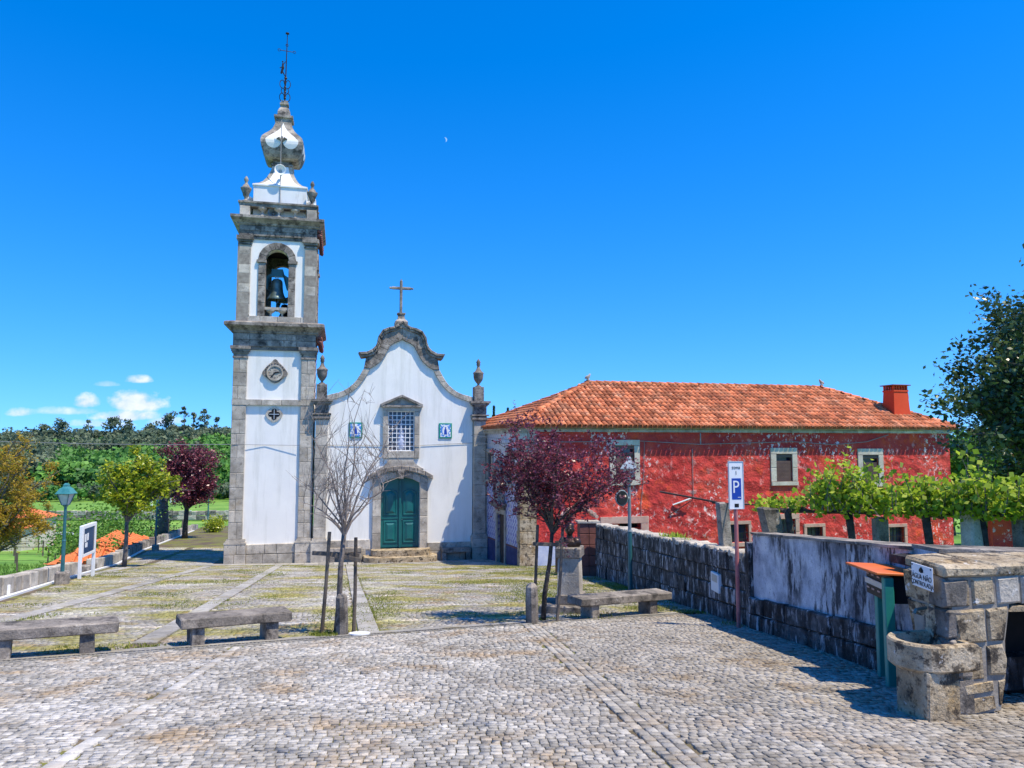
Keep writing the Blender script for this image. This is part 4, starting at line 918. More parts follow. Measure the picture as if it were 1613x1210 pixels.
# door leaves
dr_ = empty('tmp', (0, 0, 0), 0, None, None); bpy.data.objects.remove(dr_)
for s in (-1, 1):
    x0, x1 = (DX0, X0) if s < 0 else (X0, DX1); n = 6
    pts_ = [(x0, .47), (x1, .47)] + [(x1 + (x0 - x1) * i / n, arcz(x1 + (x0 - x1) * i / n, DX0, DX1, 3.46, .27)) for i in range(n + 1)]
    mb = MB(); mb.prism(pts_, .16, .22); lf = cb('door_leaf', mb, 'door')
    a, b = x0 + .13, x1 - .13
    for z0, z1 in ((.68, 1.72), (1.95, 3.08)):
        mb = MB(); arch = z0 > 1.5
        def fr(i_, yy):
            q = [(a + i_, z0 + i_), (b - i_, z0 + i_)]
            if arch: q += [(b - i_ - (b - a - 2 * i_) * t / 6, z1 - i_ - .05 + .14 * math.sin(math.pi * t / 6)) for t in range(7)]
            else: q += [(b - i_, z1 - i_), (a + i_, z1 - i_)]
            return [(x, yy, z) for x, z in q]
        rr = [fr(0, .158), fr(.02, .12), fr(.07, .12), fr(.09, .15), fr(.20, .10)]; m = len(rr[0])
        mb.add([v for r_ in rr for v in r_], [(i * m + k, i * m + (k + 1) % m, (i + 1) * m + (k + 1) % m, (i + 1) * m + k) for i in range(4) for k in range(m)] + [tuple(range(4 * m, 5 * m))])
        cb('door_panel', mb, 'door', parent=lf)
    mb = MB(); mb.box(x0 + .02, x1 - .02, .125, .16, 1.80, 1.87); mb.box(x0 + .02, x1 - .02, .13, .16, .50, .60); cb('rail', mb, 'door', parent=lf)
mb = MB(); mb.box(X0 - .045, X0 + .045, .08, .15, .48, 3.6); mb.lathe([(.001, -.03), (.03, 0), (.001, .03)], (X0 + .09, .11, 1.75), 8, cap=False); cb('door_post', mb, 'door')
# window
for i, (p, yf) in enumerate(((rect(-.80, -.56, 4.60, 5.7), -.13), (rect(-.80, -.56, 5.7, 6.80), -.13), (rect(.66, .90, 4.60, 5.7), -.13), (rect(.66, .90, 5.7, 6.80), -.13), (rect(-.56, .66, 4.62, 4.94), -.13), (rect(-.82, .92, 6.80, 7.0), -.15))): stone(p, yf, .40)
mb = MB(); mb.prism([(-.84, 7.03), (.94, 7.03), (.05, 7.46)], -.12, .02); cb('pediment', mb, 'granite')
for s in (-1, 1): stone([(X0, 7.45), (X0, 7.56), (X0 + s * .98, 7.12), (X0 + s * .98, 7.0)][::s], -.28, .02, 'granite_dark', gap=0, c=.02)
stone(rect(-.93, 1.03, 6.98, 7.07), -.27, .02, 'granite_dark', gap=0)
mb = MB(); mb.box(-.56, .66, .20, .24, 4.94, 6.80); wn = cb('window', mb, 'glass')
mb = MB(); mb.lathe([(.16, 0), (.20, .12), (.17, .5), (.13, .8), (.10, 1.0), (.05, 1.06), (.075, 1.14), (.07, 1.22), (.01, 1.28)], (.06, .19, 5.0), 12); cb('statue', mb, 'limewash_blue', parent=wn, smooth=True)
mb = MB()
for i in range(5): x = -.56 + 1.22 * (i + 1) / 6; mb.box(x - .018, x + .018, .02, .05, 4.94, 6.80)
for i in range(8): z = 4.94 + 1.86 * (i + 1) / 9; mb.box(-.56, .66, .021, .049, z - .018, z + .018)
mb.box(-.56, .66, .015, .055, 4.94, 4.98); mb.box(-.56, .66, .015, .055, 6.76, 6.80); mb.box(-.56, -.52, .015, .055, 4.98, 6.76); mb.box(.62, .66, .015, .055, 4.98, 6.76)
cb('grille', mb, 'whitepaint', parent=wn)
# azulejo panels
for cx_, z0 in ((-2.04, 5.54), (2.13, 5.53)):
    mb = MB(); mb.cbox(cx_ - .31, cx_ + .31, -.045, 0, z0, z0 + .72, .01); pn = cb('tile_panel', mb, 'petal')
    mb = MB()
    for i in range(3):
        for j in range(4): mb.cbox(cx_ - .245 + i * .1633, cx_ - .085 + i * .1633, -.052, -.04, z0 + .065 + j * .148, z0 + .21 + j * .148, .003)
    cb('tiles', mb, 'azul_panel', parent=pn)
    mb = MB(); mb.prism([(cx_ + .15 * math.cos(a) * 1, z0 + .36 + .24 * math.sin(a)) for a in [2 * math.pi * i / 20 for i in range(20)]], -.056, -.05); cb('medallion', mb, 'whitepaint', parent=pn)
    mb = MB(); mb.prism([(cx_ - .07, z0 + .18), (cx_ + .08, z0 + .18), (cx_ + .05, z0 + .42), (cx_ + .02, z0 + .46), (cx_ + .035, z0 + .53), (cx_ - .03, z0 + .53), (cx_ - .02, z0 + .46), (cx_ - .06, z0 + .40)], -.06, -.056); cb('figure', mb, 'blue', parent=pn)
# thin wire stapled across the front
mb = MB(); mb.tube([(-7.4, -.14, 5.25), (-6, -.03, 5.22), (-4.5, -.15, 5.2)], .012, 4); mb.tube([(-3.28, -.03, 5.22), (-.9, -.03, 5.2), (-.8, -.16, 5.2), (.9, -.16, 5.2), (1, -.03, 5.2), (3.44, -.03, 5.32)], .012, 4); cb('wire', mb, 'cable')
mb = MB()
for k in range(8): mb.tube([(-3.93, .6 + .1 * math.sin(k), 7.2 + k * .45), (-3.88, .55 + .1 * math.sin(k + 1), 7.65 + k * .45)], .018, 4)
cb('side_cable', mb, 'cable_dark')

# bells
def bell(name, x, y, zt, h, r, label, yoke=True):
    e = empty(name, (0, 0, 0), 0, label, 'bell', 'bells in the church tower'); e.matrix_world = ch.matrix_basis @ Matrix.Translation((x, y, zt - h))
    pr = [(.98, 0), (1., .03), (.93, .10), (.78, .22), (.66, .38), (.60, .58), (.575, .78), (.54, .88), (.40, .955), (.12, .99), (.05, 1.)]
    mb = MB(); mb.lathe([(a * r, b * h) for a, b in pr], n=24, cap=False); mb.lathe([(a * r * .93, b * h * .96) for a, b in pr], n=24, cap=False); mb.build('bell_body', M['bronze'] if yoke else M['dark_metal'], e, smooth=True)
    mb = MB(); mb.tube([(0, 0, h * .8), (0, 0, .02), (0, 0, -.12)], [.02, .03, .05], 8); mb.build('clapper', M['dark_metal'], e)
    mb = MB()
    for k in (-1, 0, 1): mb.tube([(k * .07, -.05, h), (k * .05, -.06, h + .16), (k * .12, -.05, h + .34)], .022, 5)
    mb.build('strap', M['alu'] if yoke else M['dark_metal'], e)
    mb = MB(); P_ = [(-.56, h - .5), (-.42, h - .5), (-.40, h - .12), (-.28, h + .08), (.28, h + .08), (.40, h - .12), (.42, h - .5), (.56, h - .5), (.54, h + .02), (.30, h + .18), (.22, h + .22), (.24, h + .42), (-.24, h + .42), (-.22, h + .22), (-.30, h + .18), (-.54, h + .02)]
    P_ = [(a * (r / .42), h + (b - h) * (r / .42)) for a, b in P_]
    n2 = len(P_) // 2
    for i in range(n2 - 1): mb.prism([P_[i], P_[i + 1], P_[-2 - i], P_[-1 - i]], -.09, .09)
    mb.build('yoke', M['teal_pole'], e)
bell('church_bell', -5.74, .75, 12.98, 1.02, .44, 'large green patinated bell hanging in the tower arch under a teal yoke')
bell('church_bell', -5.48, 2.2, 12.05, .72, .31, 'smaller dark bell hanging lower behind the large bell in the tower arch', False)
# loudspeakers on the tower
def horn(x, y, z, rz, label, s=1., hm='whitepaint'):
    e = empty('loudspeaker', (0, 0, 0), 0, label, 'loudspeaker', 'horn loudspeakers on the tower'); e.matrix_world = ch.matrix_basis @ Matrix.Translation((x, y, z)) @ Matrix.Rotation(rz, 4, 'Z') @ Matrix.Rotation(R(-90), 4, 'Y') @ Matrix.Scale(s, 4)
    mb = MB(); mb.lathe([(.05, -.18), (.06, -.12), (.05, 0), (.08, .12), (.15, .26), (.245, .36), (.26, .38), (.24, .37), (.14, .26), (.05, .12), (.04, .05)], n=18); mb.build('horn', M[hm], e, smooth=True)
    mb = MB(); mb.lathe([(.07, -.3), (.075, -.16)], n=12); mb.lathe([(.035, .05), (.05, .16), (.01, .22)], n=10); mb.build('driver', M['alu'], e)
    mb = MB(); mb.box(-.3, .0, -.02, .02, -.12, -.08); mb.build('bracket', M['alu'], e)
horn(-5.70, .62, 18.05, R(90), 'round horn loudspeaker facing the square at the foot of the onion spire')
horn(-6.9, .9, 16.75, R(20), 'horn loudspeaker pointing left behind the left urn of the tower balustrade')
horn(-4.5, .9, 16.75, R(160), 'horn loudspeaker pointing right beside the right urn of the tower balustrade')
horn(-5.95, .56, 15.98, R(90), 'round horn loudspeaker with its shade painted in grey, low behind the tower balustrade', .95, 'grey_pole')  # darker paint puts this horn's shade into its colour
# stone benches against the church
def cbench(x0, x1, label):
    e = empty('stone_bench', (0, 0, 0), 0, label, 'bench', 'stone benches against the church front'); e.matrix_world = ch.matrix_basis @ Matrix.Translation((x0, -.1, 0))
    l = x1 - x0; mb = MB(); mb.cbox(0, l, -.45, 0, .26 if x0 > 0 else .42, .46 if x0 > 0 else .60, .02, .006); mb.build('seat', M['granite_dark'], e)
    for a in (.02, l - .22): mb = MB(); mb.cbox(a, a + .2, -.42, -.02, -.3, .26 if x0 > 0 else .42, .015, .004); mb.build('leg', M['granite_dark'], e)
cbench(1.92, 3.3, 'shaded low stone bench to the right of the church door'); cbench(-3.1, -1.7, 'sunlit low stone bench to the left of the church door')
# ------------------------------------------------------------------ red house
HO = (.35, 31.14, -3.55); HT = R(14)
ho = empty('red_house', HO, HT, 'long two storey house with flaking red walls and hipped terracotta tile roof', 'house')
def hb(name, mb, mat, parent=None, smooth=False, rot=None): return mb.build(name, M[mat], parent or ho, smooth=smooth, rot=rot)
def holes(mb, x0, x1, z0, z1, hs_, y0, y1):
    xs = sorted({x0, x1, *[h[0] for h in hs_], *[h[1] for h in hs_]}); zs = sorted({z0, z1, *[h[2] for h in hs_], *[h[3] for h in hs_]})
    for a, b in zip(xs, xs[1:]):
        run = None
        for c, d in zip(zs, zs[1:]):
            m = ((a + b) / 2, (c + d) / 2); o = any(h[0] < m[0] < h[1] and h[2] < m[1] < h[3] for h in hs_)
            if not o: run = (run[0], d) if run else (c, d)
            if (o or d == z1) and run: mb.box(a, b, y0, y1, *run); run = None
op = [(4.25, 5.12, 3.45, 4.95), (12.11, 12.93, 3.30, 4.56), (16.74, 17.6, 3.2, 4.5), (3.85, 5.38, -.3, 1.60), (9.35, 10.6, .62, 1.42), (12.1, 13.0, .4, 1.6), (13.6, 14.42, .3, 1.2), (18.05, 18.9, .2, 1.08)]
mb = MB(); holes(mb, .68, 21.75, -.6, 5.56, op, 0, .4); hb('front_wall', mb, 'red')
mb = MB(); mb.box(21.35, 21.75, .4, 7.9, -.6, 5.56); mb.box(-.2, 21.35, 7.5, 7.9, -.6, 5.56); hb('rear_wall', mb, 'red')
mb = MB(); mb.box(.5, 21.2, .42, .5, -.5, 5.5); hb('black_backing', mb, 'unlit_black')  # near-black slab carrying the darkness behind the openings in its colour
mb = MB(); mb.box(.68, 3.45, -.012, .0, -.6, .78); hb('limewashed_base', mb, 'limewash_blue')
def hstone(poly, yf, yb, mat='granite', c=.015): return stone(poly, yf, yb, mat, ho, c)
# corner quoins seen on both faces
z = -.6; k = 0
while z < 5.5:
    h = min(rnd.uniform(.42, .62), 5.55 - z)
    if 5.55 - z - h < .2: h = 5.55 - z
    if k % 2: hstone(rect(-.06, .30, z, z + h), -.06, .45, 'granite_warm' if z < 3 else 'granite'); hstone(rect(.30, .70, z, z + h), -.06, .2, 'granite_warm' if z < 3 else 'granite')
    else: hstone(rect(-.06, .70, z, z + h), -.06, .30, 'granite_warm' if z < 3 else 'granite')
    z += h; k += 1
for (a, b, c, d), (sl, sr, st, sb, mt) in zip(op, ((.27, .27, .25, .22, 'cream_stone'), (.30, .28, .28, .18, 'cream_stone'), (.28, .28, .3, .2, 'cream_stone'), (.34, .38, .30, 0, 'pinkstone'), (.14, .14, .16, .18, 'pinkstone'), (.22, .22, .24, 0, 'pinkstone'), (.16, .16, .16, 0, 'pinkstone'), (.17, .17, .16, 0, 'pinkstone'))):
    n = 2
    for j in range(n):
        z0, z1 = c + (d - c) * j / n, c + (d - c) * (j + 1) / n
        hstone(rect(a - sl, a, z0, z1), -.05, .3, mt); hstone(rect(b, b + sr, z0, z1), -.05, .3, mt)
    hstone(rect(a - sl, b + sr, d, d + st), -.055, .3, mt)
    if sb: hstone(rect(a - sl, b + sr, c - sb, c), -.09, .3, mt)
for i, (a, b, c, d) in enumerate(op[:3]):                            # roller shutters, part open
    mb = MB(); mb.box(a, b, .20, .23, c, d); w_ = hb('window', mb, 'glass')
    mb = MB(); mb.box(a, b, .0, .06, d - .16, d); hb('shutter_box', mb, 'shutter', w_)
    mb = MB(); zz = c + .02
    while zz < d - .36: mb.box(a + .03, b - .03, .02, .045, zz, zz + .05); zz += .062
    hb('shutter', mb, 'shutter', w_)
    mb = MB(); mb.box(a - .0, b + .0, -.02, .12, c - .0, c + .035); mb.box(a, a + .04, .05, .14, c, d - .16); mb.box(b - .04, b, .05, .14, c, d - .16); hb('frame', mb, 'frame_wood', w_)
for a, b, c, d in op[4:]:
    mb = MB(); mb.box(a, b, .22, .25, c, d); w_ = hb('window', mb, 'glass'); mb = MB()
    for j in range(4): x = a + (b - a) * (j + .5) / 4; mb.box(x - .012, x + .012, .05, .075, c, d)
    for j in range(3): z = c + (d - c) * (j + .5) / 3; mb.box(a, b, .05, .075, z - .012, z + .012)
    hb('grille', mb, 'dark_metal', w_)
a, b, c, d = op[3]; mb = MB(); mb.box(4.6, 5.38, .12, .2, -.3, 1.4); mb.box(3.85, 4.5, .25, .3, -.3, 1.6); hb('barn_door', mb, 'red_plain')
# stone cornice and hidden structure of the roof
EZ = 5.80
def rz_(y): return EZ + (y + .32) * .507
course(-.1, 21.85, 5.52, 5.66, -.10, .3, 'granite', 1.3, ho); course(-.15, 21.9, 5.66, 5.78, -.20, .3, 'granite', 1.5, ho)
LE = [(-.38, -.32), (-.86, 4.72), (-.9, 8.2)]
mb = MB(); A_, B_ = (4.45, 3.95, rz_(3.95)), (17.6, 3.95, rz_(3.95)); c1, c2, c3, c4 = (-.38, -.32, EZ), (22.05, -.32, EZ), (22.05, 8.2, EZ), (-.9, 8.2, EZ)
dn = lambda p: (p[0], p[1], p[2] - .10)
mb.add([c1, c2, B_, A_], [(0, 1, 2, 3)]); mb.add([c2, c3, B_], [(0, 1, 2)]); mb.add([c3, c4, A_, B_], [(0, 1, 2, 3)]); mb.add([c4, c1, A_], [(0, 1, 2)])
mb.add([dn(c1), dn(c2), dn(c3), dn(c4)], [(3, 2, 1, 0)])
for p, q in ((c1, c2), (c2, c3), (c3, c4), (c4, c1)): mb.add([p, q, dn(q), dn(p)], [(0, 3, 2, 1)])
rf = hb('roof', mb, 'terracotta')
V = []; Q = []; T = []
def tile(p0, p1, r0, r1, side):
    """one barrel tile from its low end p0 to its high end p1"""
    d = (p1 - p0).normalized(); s = side.normalized(); n = s.cross(d).normalized()
    if n.z < 0: n = -n
    b0 = len(V)
    for p, r_, up in ((p0, r0, .035), (p1, r1, .0)):
        for k in range(5):
            a = math.pi * k / 4; V.append(p + s * (r_ * math.cos(a)) + n * (r_ * .72 * math.sin(a) + up))
    for k in range(5):
        a = math.pi * k / 4; V.append(p0 + s * (r0 * .78 * math.cos(a)) + n * (r0 * .5 * math.sin(a) + .03))
    for k in range(4): Q.append((b0 + k, b0 + k + 1, b0 + 6 + k, b0 + 5 + k)); Q.append((b0 + k, b0 + 10 + k, b0 + 11 + k, b0 + k + 1))
    T.extend([rnd.uniform(0, 1)] * 8)
SX = Vector((1, 0, 0)); st = .37; x = -.25; n_c = 0
while x < 22:
    y = -.42; j = 0
    while y < 3.9:
        y1 = y + .44
        if x > -.38 + (y + .40) * 1.13 and x < 22.05 - (y + .40) * 1.042:
            w_ = rnd.gauss(0, .007); tile(Vector((x + w_, y, rz_(y) + .02)), Vector((x + w_, y1, rz_(y1) + .02)), .105, .088, SX)
        y += st; j += 1
    x += .232
def slope_tiles(e0, e1, apex, ncols):
    e0, e1, apex = Vector(e0), Vector(e1), Vector(apex); sd_ = (e1 - e0); n_ = sd_.cross(apex - e0).normalized(); upd = n_.cross(sd_).normalized()
    if upd.z < 0: upd = -upd
    Hh = (apex - e0).dot(upd); Lw = sd_.length; ax = (apex - e0).dot(sd_.normalized())
    for i in range(ncols):
        s = Lw * (i + .5) / ncols; h = -.08
        while h < Hh:
            lim0 = ax * h / Hh; lim1 = Lw - (Lw - ax) * h / Hh
            if lim0 < s < lim1: p = e0 + sd_.normalized() * s + upd * h; tile(p, p + upd * .44, .105, .088, sd_)
            h += .40
slope_tiles(c4, c1, A_, 36); slope_tiles(c2, c3, B_, 36)
o = mkobj('roof_tiles', npmesh('roof_tiles', [tuple(v) for v in V], Q, M['terracotta'], T, True), ho); tag(o, kind='stuff')
def ridge(p, q, par=ho, nm='ridge_tile', r_=.15, l=.42, mt='terracotta'):
    p, q = Vector(p), Vector(q); n_ = int((q - p).length / l); d = (q - p).normalized(); s = d.cross(Vector((0, 0, 1))).normalized(); u = s.cross(d)
    me = None
    for k in range(n_):
        c = p + d * (k * l); VV = []
        for (t_, rr, up) in ((0, r_, .05), (l * 1.12, r_ * .86, .02)):
            for i in range(7): a = math.pi * i / 6; VV.append(d * t_ + s * (rr * math.cos(a)) + u * (rr * .8 * math.sin(a) + up - .02))
        if me is None: me = [mkmesh(nm, [tuple(v) for v in VV], [(i, i + 1, i + 8, i + 7) for i in range(6)] + [(6, 5, 4, 3, 2, 1, 0)], M[mt], True, tint=t0) for t0 in (.1, .4, .7, .95)]
        mkobj(nm, rnd.choice(me), par, tuple(c + Vector((0, 0, .02))))
ridge((4.45, 3.95, rz_(3.95)), (17.6, 3.95, rz_(3.95))); ridge((-.38, -.32, EZ), A_); ridge((22.05, -.32, EZ), B_)
for (x, y, z) in (A_, B_):                                            # dove-shaped finials
    mb = MB(); mb.lathe([(.07, 0), (.09, .05), (.05, .10), (.10, .16), (.001, .17)], (x, y, z + .12), 8)
    mb.tube([(x - .16, y, z + .24), (x - .08, y, z + .30), (x + .03, y, z + .33), (x + .09, y, z + .42), (x + .10, y, z + .48)] if x < 10 else [(x + .16, y, z + .24), (x + .08, y, z + .30), (x - .03, y, z + .33), (x - .09, y, z + .42), (x - .10, y, z + .48)], [.02, .07, .085, .05, .04], 8)
    mb.tube([(x + (.10 if x < 10 else -.10), y, z + .47), (x + (.17 if x < 10 else -.17), y, z + .46)], [.02, .004], 5); o = hb('finial', mb, 'granite', smooth=True); o['label'] = 'dove-shaped finial on the roof ridge'
# chimney
mb = MB(); V_ = []
for z, hx_, hy_ in ((6.0, .50, .44), (7.62, .41, .36)): V_ += [(19.85 - hx_, 1.25 - hy_, z), (19.85 + hx_, 1.25 - hy_, z), (19.85 + hx_, 1.25 + hy_, z), (19.85 - hx_, 1.25 + hy_, z)]
mb.add(V_, [(0, 1, 5, 4), (1, 2, 6, 5), (2, 3, 7, 6), (3, 0, 4, 7), (4, 5, 6, 7)]); mb.box(19.41, 20.29, .86, 1.64, 7.62, 7.70); cm = hb('chimney', mb, 'chimney')
mb = MB()
for i in range(6): x = 19.47 + i * .152; mb.box(x - .04, x + .04, .90, .98, 7.70, 7.92); mb.box(x - .04, x + .04, 1.52, 1.60, 7.70, 7.92)
hb('vent_pillars', mb, 'chimney', cm); mb = MB(); mb.cbox(19.32, 20.38, .78, 1.72, 7.92, 7.97, .012); hb('chimney_cap', mb, 'rust', cm)
mb = MB(); mb.tube([(21.15, 2.2, 6.9), (21.15, 2.2, 7.7)], .03, 6); hb('dish_mast', mb, 'dark_metal', cm)
mb = MB(); mb.lathe([(.001, 0), (.14, .02), (.28, .07), (.36, .12)], n=16, cap=False); o = hb('satellite_dish', mb, 'whitepaint', cm); o.location = (21.1, 2.1, 7.55); o.rotation_euler = (R(80), 0, R(65))
# tiled end wall: own frame, y runs back along the wall, -x is outside
ta = R(5.7); rt = (0, 0, ta)
mb = MB(); VH = [(1.95, 2.95, -.6, 1.9), (3.75, 4.35, 3.35, 4.6), (1.0, 1.6, 3.35, 4.6)]
def tb(name, mb, mat, parent=None): return mb.build(name, M[mat], parent or ho, rot=None if parent else rt)
ys_ = sorted({.3, 4.75, *[h[0] for h in VH], *[h[1] for h in VH]}); zs2 = sorted({.62, 5.56, *[h[2] for h in VH if h[2] > .62], *[h[3] for h in VH]})
for a, b in zip(ys_, ys_[1:]):
    for c, d in zip(zs2, zs2[1:]):
        if not any(h[0] < (a + b) / 2 < h[1] and h[2] < (c + d) / 2 < h[3] for h in VH): mb.box(0, .3, a, b, c, d)
tb('tiled_wall', mb, 'tilefacade')
for a, b in ((.3, 1.75), (3.13, 4.75)): mb = MB(); mb.box(-.02, .3, a, b, -.7, .62); tb('blue_dado', mb, 'dado')
for a, b in ((.3, 1.75), (3.13, 4.75)): mb = MB(); mb.box(-.03, .3, a, b, .62, .68); tb('dado_rail', mb, 'rust')
mb = MB(); mb.box(.2, .28, .5, 4.5, -.6, 5.2); tb('black_end_backing', mb, 'unlit_black')  # near-black sheet, interior darkness given by colour
for (a, b, c, d) in VH:
    mb = MB(); s = .17; mb.box(-.06, .2, a - s, a, c, d); mb.box(-.06, .2, b, b + s, c, d); mb.box(-.065, .2, a - s, b + s, d, d + .2)
    if c > 0: mb.box(-.12, .2, a - s, b + s, c - .14, c)
    tb('opening_frame', mb, 'granite')
    if c > 0: mb = MB(); mb.box(.1, .13, a, b, c, d); tb('window', mb, 'shutter')
mb = MB(); mb.box(.10, .14, 2.45, 2.93, -.5, 1.88); tb('entrance_door', mb, 'frame_wood')
mb = MB(); mb.box(-.35, .05, 1.7, 3.25, 2.30, 2.40); mb.box(-.28, .05, 1.8, 3.15, 2.22, 2.30); mb.box(-.10, .02, 1.85, 3.1, 2.1, 2.22); ni = tb('niche_shelf', mb, 'granite_dark')
for y in (2.0, 2.95):
    mb = MB(); mb.tube([(-.14 + .05 * math.sin(k * 1.3), y + .06 * math.cos(k * 1.3), 2.4 + k * .13) for k in range(11)], [.09, .07, .1, .08, .07, .1, .08, .07, .1, .08, .1], 7); tb('carved_column', mb, 'granite_dark', ni)
mb = MB(); mb.box(-.3, .05, 1.75, 3.2, 3.72, 3.82); mb.lathe([(.001, -.1), (.42, 0), (.30, .35), (.12, .55), (.001, .62)], (-.02, 2.48, 3.85), 10, cap=False); tb('niche_crown', mb, 'granite_dark', ni)
mb = MB(); mb.lathe([(.16, 0), (.18, .3), (.13, .7), (.16, .85), (.06, .95), (.10, 1.05), (.09, 1.18), (.01, 1.25)], (-.1, 2.48, 2.42), 10); tb('niche_figure', mb, 'granite', ni)
mb = MB(); mb.box(-.10, .3, -.1, 4.72, 5.50, 5.64); mb.box(-.22, .3, -.1, 4.72, 5.64, 5.77); tb('end_cornice', mb, 'granite')
mb = MB(); mb.box(-.05, .3, 4.55, 4.85, -.7, 5.5); tb('end_pilaster', mb, 'granite')
mb = MB(); mb.box(-.012, 0, .5, 1.5, 4.72, 5.3); mb.box(-.012, 0, 1.7, 2.1, 5.1, 5.35); tb('pale_patch', mb, 'limewash_blue')
# cables and downpipe on the red front
mb = MB(); P_ = [(-1.5, 3, 5.4), (-.1, -.14, 5.15), (2, -.03, 5.10), (5.5, -.03, 5.14), (8.2, -.03, 5.0), (10, -.03, 5.04), (13.0, -.03, 5.12), (15.2, -.03, 4.98), (17, -.03, 5.12), (18.2, -.05, 5.45)]
mb.tube(P_, .018, 4); mb.tube([(5.6, -.03, 5.1), (5.55, -.03, 3.6), (5.4, -.03, 2.4), (5.42, -.03, 1.5)], .012, 4); mb.tube([(8.25, -.14, 5.5), (8.25, -.14, 5.0)], .03, 5); mb.tube([(7.9, -.03, 4.8), (7.9, -.03, 2.6)], .014, 4); hb('wall_cable', mb, 'cable')
mb = MB(); mb.tube([(6.9, -.04, 2.35), (7.7, -.25, 2.65)], .035, 5); o = hb('wall_light', mb, 'whitepaint'); mb = MB(); mb.tube([(6.7, -.03, 1.9), (7.75, -.2, 2.55)], .02, 5); hb('wall_bracket', mb, 'black')

# ------------------------------------------------------------------ fountain
fo = empty('fountain', (3.57, 6.06, -.71), R(12), 'old granite block fountain with a D-shaped stone basin on a pedestal', 'fountain')
k_ = .001244
def FP(cx, cy): return ((cx - 345) * k_, (1112 - cy) * k_ * .965)
def fst(*c, mat='granite_warm', yf=0., yb=.5): return stone([FP(*p) for p in c][::-1], yf, yb, mat, fo, c=.016, gap=.006, j=.010)
fst((285, 212), (463, 208), (466, 405), (300, 408)); fst((466, 206), (640, 210), (652, 400), (470, 405))
fst((308, 420), (560, 412), (568, 640), (345, 648)); fst((572, 418), (740, 405), (700, 640), (575, 640))
fst((350, 660), (540, 655), (548, 885), (362, 893)); fst((562, 665), (690, 648), (718, 760), (700, 868), (565, 862))
fst((360, 905), (610, 892), (615, 965), (368, 985)); fst((372, 998), (622, 985), (632, 1085), (385, 1112)); fst((632, 878), (706, 875), (650, 1080), (636, 1075))
mb = MB(); mb.prism([FP(*p) for p in [(300, 206), (1800, 200), (1800, 300), (760, 400), (712, 640), (705, 860), (655, 1090), (385, 1120), (345, 700)]][::-1], .016, .46); mb.build('mortar_core', M['mortar'], fo)
x = 655
for l in (190, 260, 300, 300): fst((x, 210), (x + l, 206), (x + l, 398), (x + (0 if x > 660 else 8), 400), mat='granite'); x += l + 8
fst((1500, 420), (1800, 412), (1800, 1110), (1490, 1110)); fst((770, 405), (1490, 405), (1490, 470), (748, 455))
mb = MB(); mb.box(.3, 2.6, .62, .68, -.1, 1.1); mb.box(.52, .56, .3, .62, -.1, .9); mb.build('black_recess_lining', M['unlit_black'], fo)  # near-black lining paints in the deep shade of the opening
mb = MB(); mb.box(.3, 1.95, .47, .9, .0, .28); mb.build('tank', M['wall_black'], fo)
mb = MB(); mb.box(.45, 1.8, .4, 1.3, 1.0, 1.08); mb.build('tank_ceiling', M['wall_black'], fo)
# top slabs
for (a, b) in ((-.12, .38), (.385, 1.0), (1.005, 1.9)):
    mb = MB(); mb.cbox(a, b, -.018, .62, 1.088, 1.18, .022, .01); mb.v = [(x + (.26 * y if a < 0 and x < .2 else 0), y, z) for x, y, z in mb.v]; mb.build('slab', M['granite_warm'], fo)
# left face, its shade put into darker stone, with the spout niche
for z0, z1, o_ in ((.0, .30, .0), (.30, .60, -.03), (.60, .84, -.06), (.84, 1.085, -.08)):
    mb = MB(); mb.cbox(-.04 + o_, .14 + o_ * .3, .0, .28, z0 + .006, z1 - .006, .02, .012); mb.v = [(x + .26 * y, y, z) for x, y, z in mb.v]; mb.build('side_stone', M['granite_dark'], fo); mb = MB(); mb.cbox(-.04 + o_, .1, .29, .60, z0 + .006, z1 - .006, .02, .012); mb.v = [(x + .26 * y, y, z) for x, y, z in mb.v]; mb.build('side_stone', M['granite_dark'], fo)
mb = MB(); mb.prism([(.18, .66), (.20, .88), (.29, .94), (.37, .88), (.39, .68), (.33, .58), (.24, .56)], .02, .05); mb.v = [(-.13 + y + .26 * x, x - .02, z) for x, y, z in mb.v]; mb.build('spout_plate', M['granite_warm'], fo)
mb = MB(); mb.tube([(-.06, .26, .80), (-.16, .26, .79), (-.18, .26, .76)], .014, 8); mb.build('spout', M['bronze'], fo)
# basin
def dshape(x0, x1, y0, y1, ins=0., n=14):
    r_ = (y1 - y0) / 2 - ins; cy = (y0 + y1) / 2; xc = x0 + (y1 - y0) / 2; P_ = [(x1 - ins, cy - r_)]
    for i in range(n + 1): a = -math.pi / 2 - math.pi * i / n; P_.append((xc + r_ * math.cos(a) * .92, cy + r_ * math.sin(a)))
    return P_ + [(x1 - ins, cy + r_)]
o1, i1 = dshape(-.52, .05, -.15, .36), dshape(-.52, .05, -.15, .36, .065); n = len(o1); mb = MB()
lo_, hi_ = dshape(-.52, .05, -.15, .36, .03), dshape(-.52, .05, -.15, .36, .012); in_ = dshape(-.52, .05, -.15, .36, .10)
rings = [(lo_, .385), (o1, .41), (o1, .585), (hi_, .60), (i1, .60), (in_, .50)]
mb.add([(x, y, z) for P_, z in rings for x, y in P_], [(i * n + k, i * n + (k + 1) % n, (i + 1) * n + (k + 1) % n, (i + 1) * n + k) for i in range(5) for k in range(n)] + [tuple(range(n))[::-1], tuple(range(5 * n, 6 * n))])
ba = mb.build('basin', M['granite_warm'], fo)
mb = MB(); mb.vprism([(x * .8 - .05, y * .8 + .02) for x, y in in_], .50, .504); mb.build('basin_fill', M['mortar_dark'], ba)  # dark stone floor of the dry basin
mb = MB(); mb.cbox(-.40, -.11, -.115, .24, -.05, .40, .012, .01); mb.build('pedestal', M['granite_warm'], fo)
